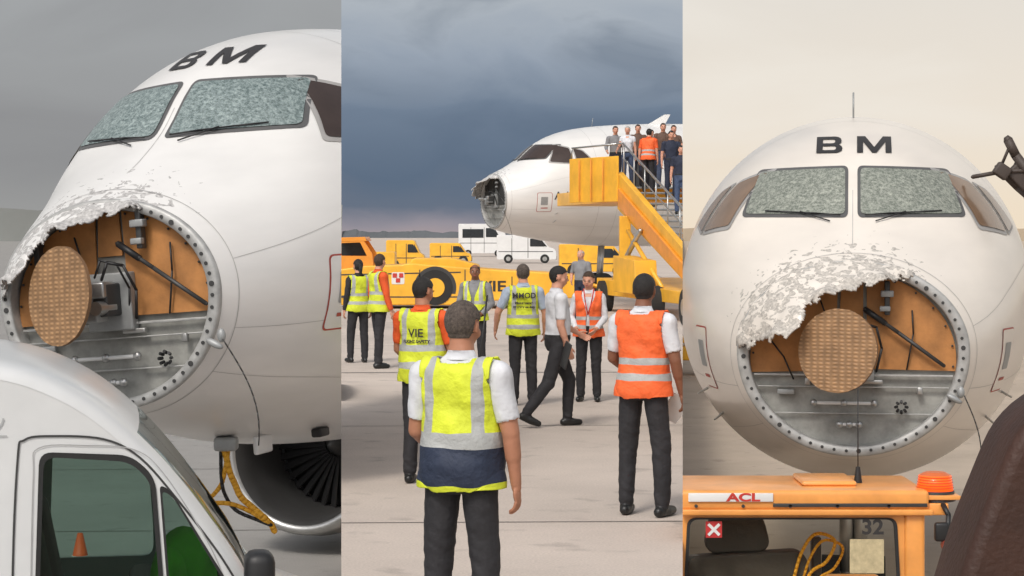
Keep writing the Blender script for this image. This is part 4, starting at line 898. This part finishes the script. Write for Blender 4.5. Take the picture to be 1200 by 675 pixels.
    for sx,w,fd in hands:
        a=fd; nn=Vector((-sx,0,0)); nn=(nn-a*nn.dot(a)).normalized(); b_=a.cross(nn); 
        if b_.dot(Vector((0,1,.3)))<0: b_=-b_
        fr=Matrix((b_,nn,a)).transposed()
        frust(hb,w-a*.03,w+a*.02,.027,.024,12)
        ell(hb,w+a*.05,(.038,.016,.05),fr)
        for i,(ln,off) in enumerate(((.070,.029),(.078,.010),(.073,-.009),(.056,-.027))):
            p=w+a*.085+b_*off; d=(a+b_*off*1.2).normalized(); ang=.25+.05*i
            for j,(lf,r) in enumerate(((.45,.0092),(.3,.0085),(.25,.0076))):
                dd=(d*math.cos(ang)+nn*math.sin(ang)).normalized(); q=p+dd*ln*lf; frust(hb,p,q,r,r*.93,8,True,1); p=q; ang+=.38
        p=w+a*.022+b_*.028; d=(a*.75+b_*.55+nn*.3).normalized()
        frust(hb,p,p+d*.04,.014,.011,8,True,1); p=p+d*.04; d=(a*.95+b_*.2+nn*.4).normalized(); frust(hb,p,p+d*.03,.011,.008,8,True,1)
    hme=remesh(hb,.0035 if voxel<.009 else .005,1); hme.materials.clear(); obj('hands',hme,SK[skin],E,True)
    if facefeat:
        fb=bmesh.new()
        def fe(c,r,mi_):
            n0=len(fb.faces); ell(fb,HM@Vector(c),r,rot,2); fb.faces.ensure_lookup_table()
            for f in fb.faces[n0:]: f.material_index=mi_
        for sx in(-1,1): fe((sx*.030,.079,-.001),(.014,.008,.007),6); fe((sx*.030,.0865,-.001),(.006,.004,.006),7); fe((sx*.031,.090,.019),(.019,.005,.004),1)
        fe((0,.0955,-.055),(.021,.005,.006),8)
        obj('face_features',fb,mats,E,True)
    if shirt in('white','lblue') or vest:
        cb_=bmesh.new(); nn_=24; ra=[];rb=[];rc=[]
        for j in range(nn_):
            an=2*math.pi*j/nn_; c_=math.cos(an);s_=math.sin(an); drop=.022*max(0,s_)
            ra.append(cb_.verts.new(up((.070*c_,-.008+.068*s_,1.485-drop)))); rb.append(cb_.verts.new(up((.064*c_,-.004+.064*s_,1.522-drop)))); rc.append(cb_.verts.new(up((.082*c_,-.010+.080*s_,1.478-drop))))
        for q1,q2 in((ra,rb),(rb,rc)):
            for j in range(nn_): cb_.faces.new((q1[j],q1[(j+1)%nn_],q2[(j+1)%nn_],q2[j]))
        obj('collar',cb_,CL_[shirt],E,True)
    if pony:
        b3=bmesh.new(); frust(b3,HM@Vector((0,-.10,.02)),HM@Vector((0,-.13,-.05)),.025,.035,12); frust(b3,HM@Vector((0,-.13,-.05)),HM@Vector((0,-.115,-.2)),.035,.012,12)
        b3m=remesh(b3,.007,2); b3m.materials.clear(); obj('ponytail',b3m,HR[hair],E,True)
    if text:
        for body,size,z in text:
            tb=textbm(body,size,.002,1,1,2)
            for v in tb.verts:
                x=v.co.x; zz=z+v.co.y; d=np.interp(zz,[.97,1.14,1.26,1.36,1.42],[.125,.12,.125,.13,.125]); w=.19
                y=-d*math.sqrt(max(0.02,1-(x/w)**2))-.045; v.co=Lm@Vector((x,y,zz))
            obj('vest_lettering',tb,m_txt,E)
    return E
def gpos(px,d,z=DECK): return Vector(((px-600)/F*d,d,z))
person('man_in_yellow_navy_vest',gpos(541,9.9),D2R(-20),1.76,.0075,'tan','grey','white','black','front',dict(uR=(.24,.02,-1),fR=(.05,.16,-1),uL=(-.18,.1,-1),fL=(.2,.7,-.5),tL=(-.08,0,-1),tR=(.08,0,-1)),fat=1.15,head=(D2R(-6),D2R(8)))
person('man_in_yellow_vest',gpos(495,17.3),D2R(-18),1.72,.009,'tan','black','orange','black','yellow',dict(uL=(-.2,.25,-1),fL=(.1,.9,-.5),uR=(.22,.25,-1),fR=(-.2,1,-.3)),fat=1.2,head=(D2R(-25),D2R(12)),text=[('VIE',.10,1.28),('FLIGHT SAFETY',.035,1.21)])
person('man_in_yellow_vest.001',gpos(613,25.2),D2R(5),1.72,.011,'light','grey','lblue','black','mmod',dict(uL=(-.5,.1,-1),fL=(-.1,.5,-1),uR=(.35,.1,-1),fR=(.0,.4,-1)),fat=1.1,text=[('MMOD',.095,1.36),('Maintenance',.045,1.27),('Manager on duty',.04,1.22)],head=(0,D2R(5)))
person('walking_man_in_white_shirt',gpos(653,22.4),D2R(-75),1.77,.010,'light','black','white','black',None,dict(tL=(0,.42,-1),sL=(0,-.05,-1),tR=(0,-.32,-1),sR=(0,-.75,-1),uR=(.1,-.05,-1),fR=(0,.35,-1),uL=(-.1,.35,-1),fL=(0,.9,-.5)),fat=1.1,head=(D2R(-10),D2R(8)))
person('woman_in_orange_vest',gpos(690,25.8),D2R(172),1.62,.010,'light','brown','white','black','orange',dict(uL=(-.2,0,-1),fL=(.35,.6,-.5),uR=(.3,0,-1),fR=(-.3,.6,-.5)),fem=True,sleeve=2,head=(D2R(-10),D2R(10)))
person('man_in_orange_vest',gpos(754,15.3),D2R(-25),1.79,.008,'dark','black','white','black','orange',dict(uL=(-.25,.2,-1),fL=(.25,.9,-.5),uR=(.24,-.02,-1),fR=(.10,.30,-1),tL=(-.10,0.06,-1),tR=(.12,0,-1)),fat=1.0,head=(D2R(10),D2R(5)))
person('woman_in_yellow_vest',gpos(420,33.6),D2R(25),1.68,.013,'light','black','black','black','yellow',dict(tL=(-.06,.15,-1)),fem=True,pony=True,sleeve=2)
person('man_in_yellow_vest.002',gpos(444,32.2),D2R(-60),1.78,.012,'light','brown','orange','black','yellow',dict(uR=(.15,.1,-1),fR=(.1,.3,-1),tL=(0,.1,-1),tR=(0,-.1,-1)),sleeve=2,head=(D2R(30),0))
person('man_in_yellow_vest.003',gpos(557,30.5),D2R(165),1.64,.012,'dark','black','grey','black','yellow',dict(uL=(-.3,0,-1),fL=(.5,.5,-.6),uR=(.3,0,-1),fR=(-.4,.6,-.5)),head=(D2R(15),0),sleeve=2,bald=True)
person('bystander',gpos(681,49),D2R(150),1.72,.016,'light','white','grey','navy',None,dict(uR=(.3,0,-1),fR=(-.3,.6,-.5)),bald=True)
tube('inspection_pole',[gpos(560,30,DECK),gpos(571,30.2,DECK+1.2)],.014,m_black,bay='C')
o=box('paper_sheet',(0,0,0),(.16,.006,.22),m_white,None,0,bay='C'); o.matrix_world=Matrix.Translation(gpos(791,15.35,DECK+.80))@Euler((.5,.5,.3)).to_matrix().to_4x4()
o=box('clipboard',(0,0,0),(.02,.2,.28),m_dark,None,.005,bay='C'); o.matrix_world=Matrix.Translation(gpos(663,22.1,DECK+.80))@Euler((.2,.2,.3)).to_matrix().to_4x4()
tube('lanyard',[gpos(684,25.62,DECK+1.42),gpos(686,25.58,DECK+1.25),gpos(689,25.58,DECK+1.10),gpos(693,25.58,DECK+1.25),gpos(696,25.62,DECK+1.42)],.008,m_red,bay='C')
pp=[(-.5,.22,'white','white','jeans',True,150),(-1.5,.75,'brown','brown','navy',False,160),(.8,.5,None,None,None,None,-30),(1.5,1.0,'black','navy','navy',False,170),(2.3,1.3,'brown','grey','navy',False,165),(3.0,.85,'black','navy','jeans',False,155),(3.8,1.2,'black','lblue','navy',False,160),(.5,1.35,'brown','brown','navy',True,165),(-.6,1.25,'grey','brown','jeans',False,165),(4.8,1.1,'brown','white','navy',False,175),(-2.4,.3,'brown','grey','navy',False,170),(-2.2,1.3,'black','red','navy',True,165)]
for i,(t,s_,hr,sh,trz,fm,fa) in enumerate(pp):
    if t>0:
        ti=min(ns-1,int(t/(runL/ns))); t=(ti+.35)*runL/ns; p=st(t,s_); p.z=st(ti*runL/ns,0).z
    else: p=Vector(pf(-t,s_,TOPZ))
    if hr is None: person('crew_in_orange_vest',p,D2R(-20),1.72,.018,'light','black','orange','black','orange',lean=.15,facefeat=False)
    else: person('passenger' if i==0 else 'passenger.%03d'%i,p,D2R(fa+20),1.68 if fm else 1.78,.018,'light',hr,sh,trz,None,dict(uL=(-.3,.2,-1),fL=(0,.8,-.6),tL=(0,.18,-1),sL=(0,-.2,-1)) if i%2 else dict(uR=(.35,.3,-1),fR=(.1,.8,-.4)),fem=fm,sleeve=.7 if i%2 else 2 if i>3 else .4,facefeat=True)
# ================================================================ cut each bay at its dividing line
bpy.context.view_layer.update()
for o in list(bpy.data.objects):
    if o.type!='MESH' or 'bay' not in o: continue
    mw=o.matrix_world; bay=o['bay']; planes=[]
    if bay in('L','C'): planes.append(Vector((-1,-1/12,0)) if bay=='L' else Vector((-1,1/12,0)))
    if bay in('R','C'): planes.append(Vector((1,-1/12,0)) if bay=='R' else Vector((1,1/12,0)))
    P=[mw@v.co for v in o.data.vertices]
    for nrm_ in planes:
        if any(nrm_.dot(Vector((p.x,p.y,0)))<0 for p in P):
            bm=bmesh.new(); bm.from_mesh(o.data); bm.transform(mw)
            bmesh.ops.bisect_plane(bm,geom=bm.verts[:]+bm.edges[:]+bm.faces[:],plane_co=(0,0,0),plane_no=-nrm_.normalized(),clear_outer=True,clear_inner=False)
            bm.transform(mw.inverted()); bm.to_mesh(o.data); bm.free()
# ================================================================ LIGHT / CAMERA
w=bpy.data.worlds.new('World'); scn.world=w; w.use_nodes=True; N=w.node_tree.nodes; L=w.node_tree.links
sk=N.new('ShaderNodeTexSky'); sk.sky_type='NISHITA'; sk.sun_disc=False; sk.sun_elevation=D2R(48); sk.sun_rotation=D2R(205); sk.dust_density=4; sk.air_density=1
hs=N.new('ShaderNodeHueSaturation'); hs.inputs['Saturation'].default_value=.35; L.new(sk.outputs[0],hs.inputs['Color'])
bg=N['Background']; L.new(hs.outputs[0],bg.inputs[0]); bg.inputs[1].default_value=.14
sd=bpy.data.lights.new('sun','SUN'); sd.energy=1.5; sd.angle=D2R(12); sd.color=(1,.94,.86); so=bpy.data.objects.new('sun',sd); link(so)
az=D2R(205); el=D2R(48); dv=Vector((math.sin(az)*math.cos(el),math.cos(az)*math.cos(el),math.sin(el)))
so.rotation_euler=dv.to_track_quat('Z','Y').to_euler()
cd=bpy.data.cameras.new('cam'); cam=bpy.data.objects.new('camera',cd); link(cam); cam.location=(0,0,CAMZ); cam.rotation_euler=(D2R(90),0,0)
cd.sensor_width=36; cd.lens=F/1200*36; cd.shift_y=-62.5/1200; cd.clip_end=6000; cd.clip_start=.1
scn.camera=cam
scn.view_settings.view_transform='Standard'; scn.view_settings.look='None'; scn.view_settings.exposure=0
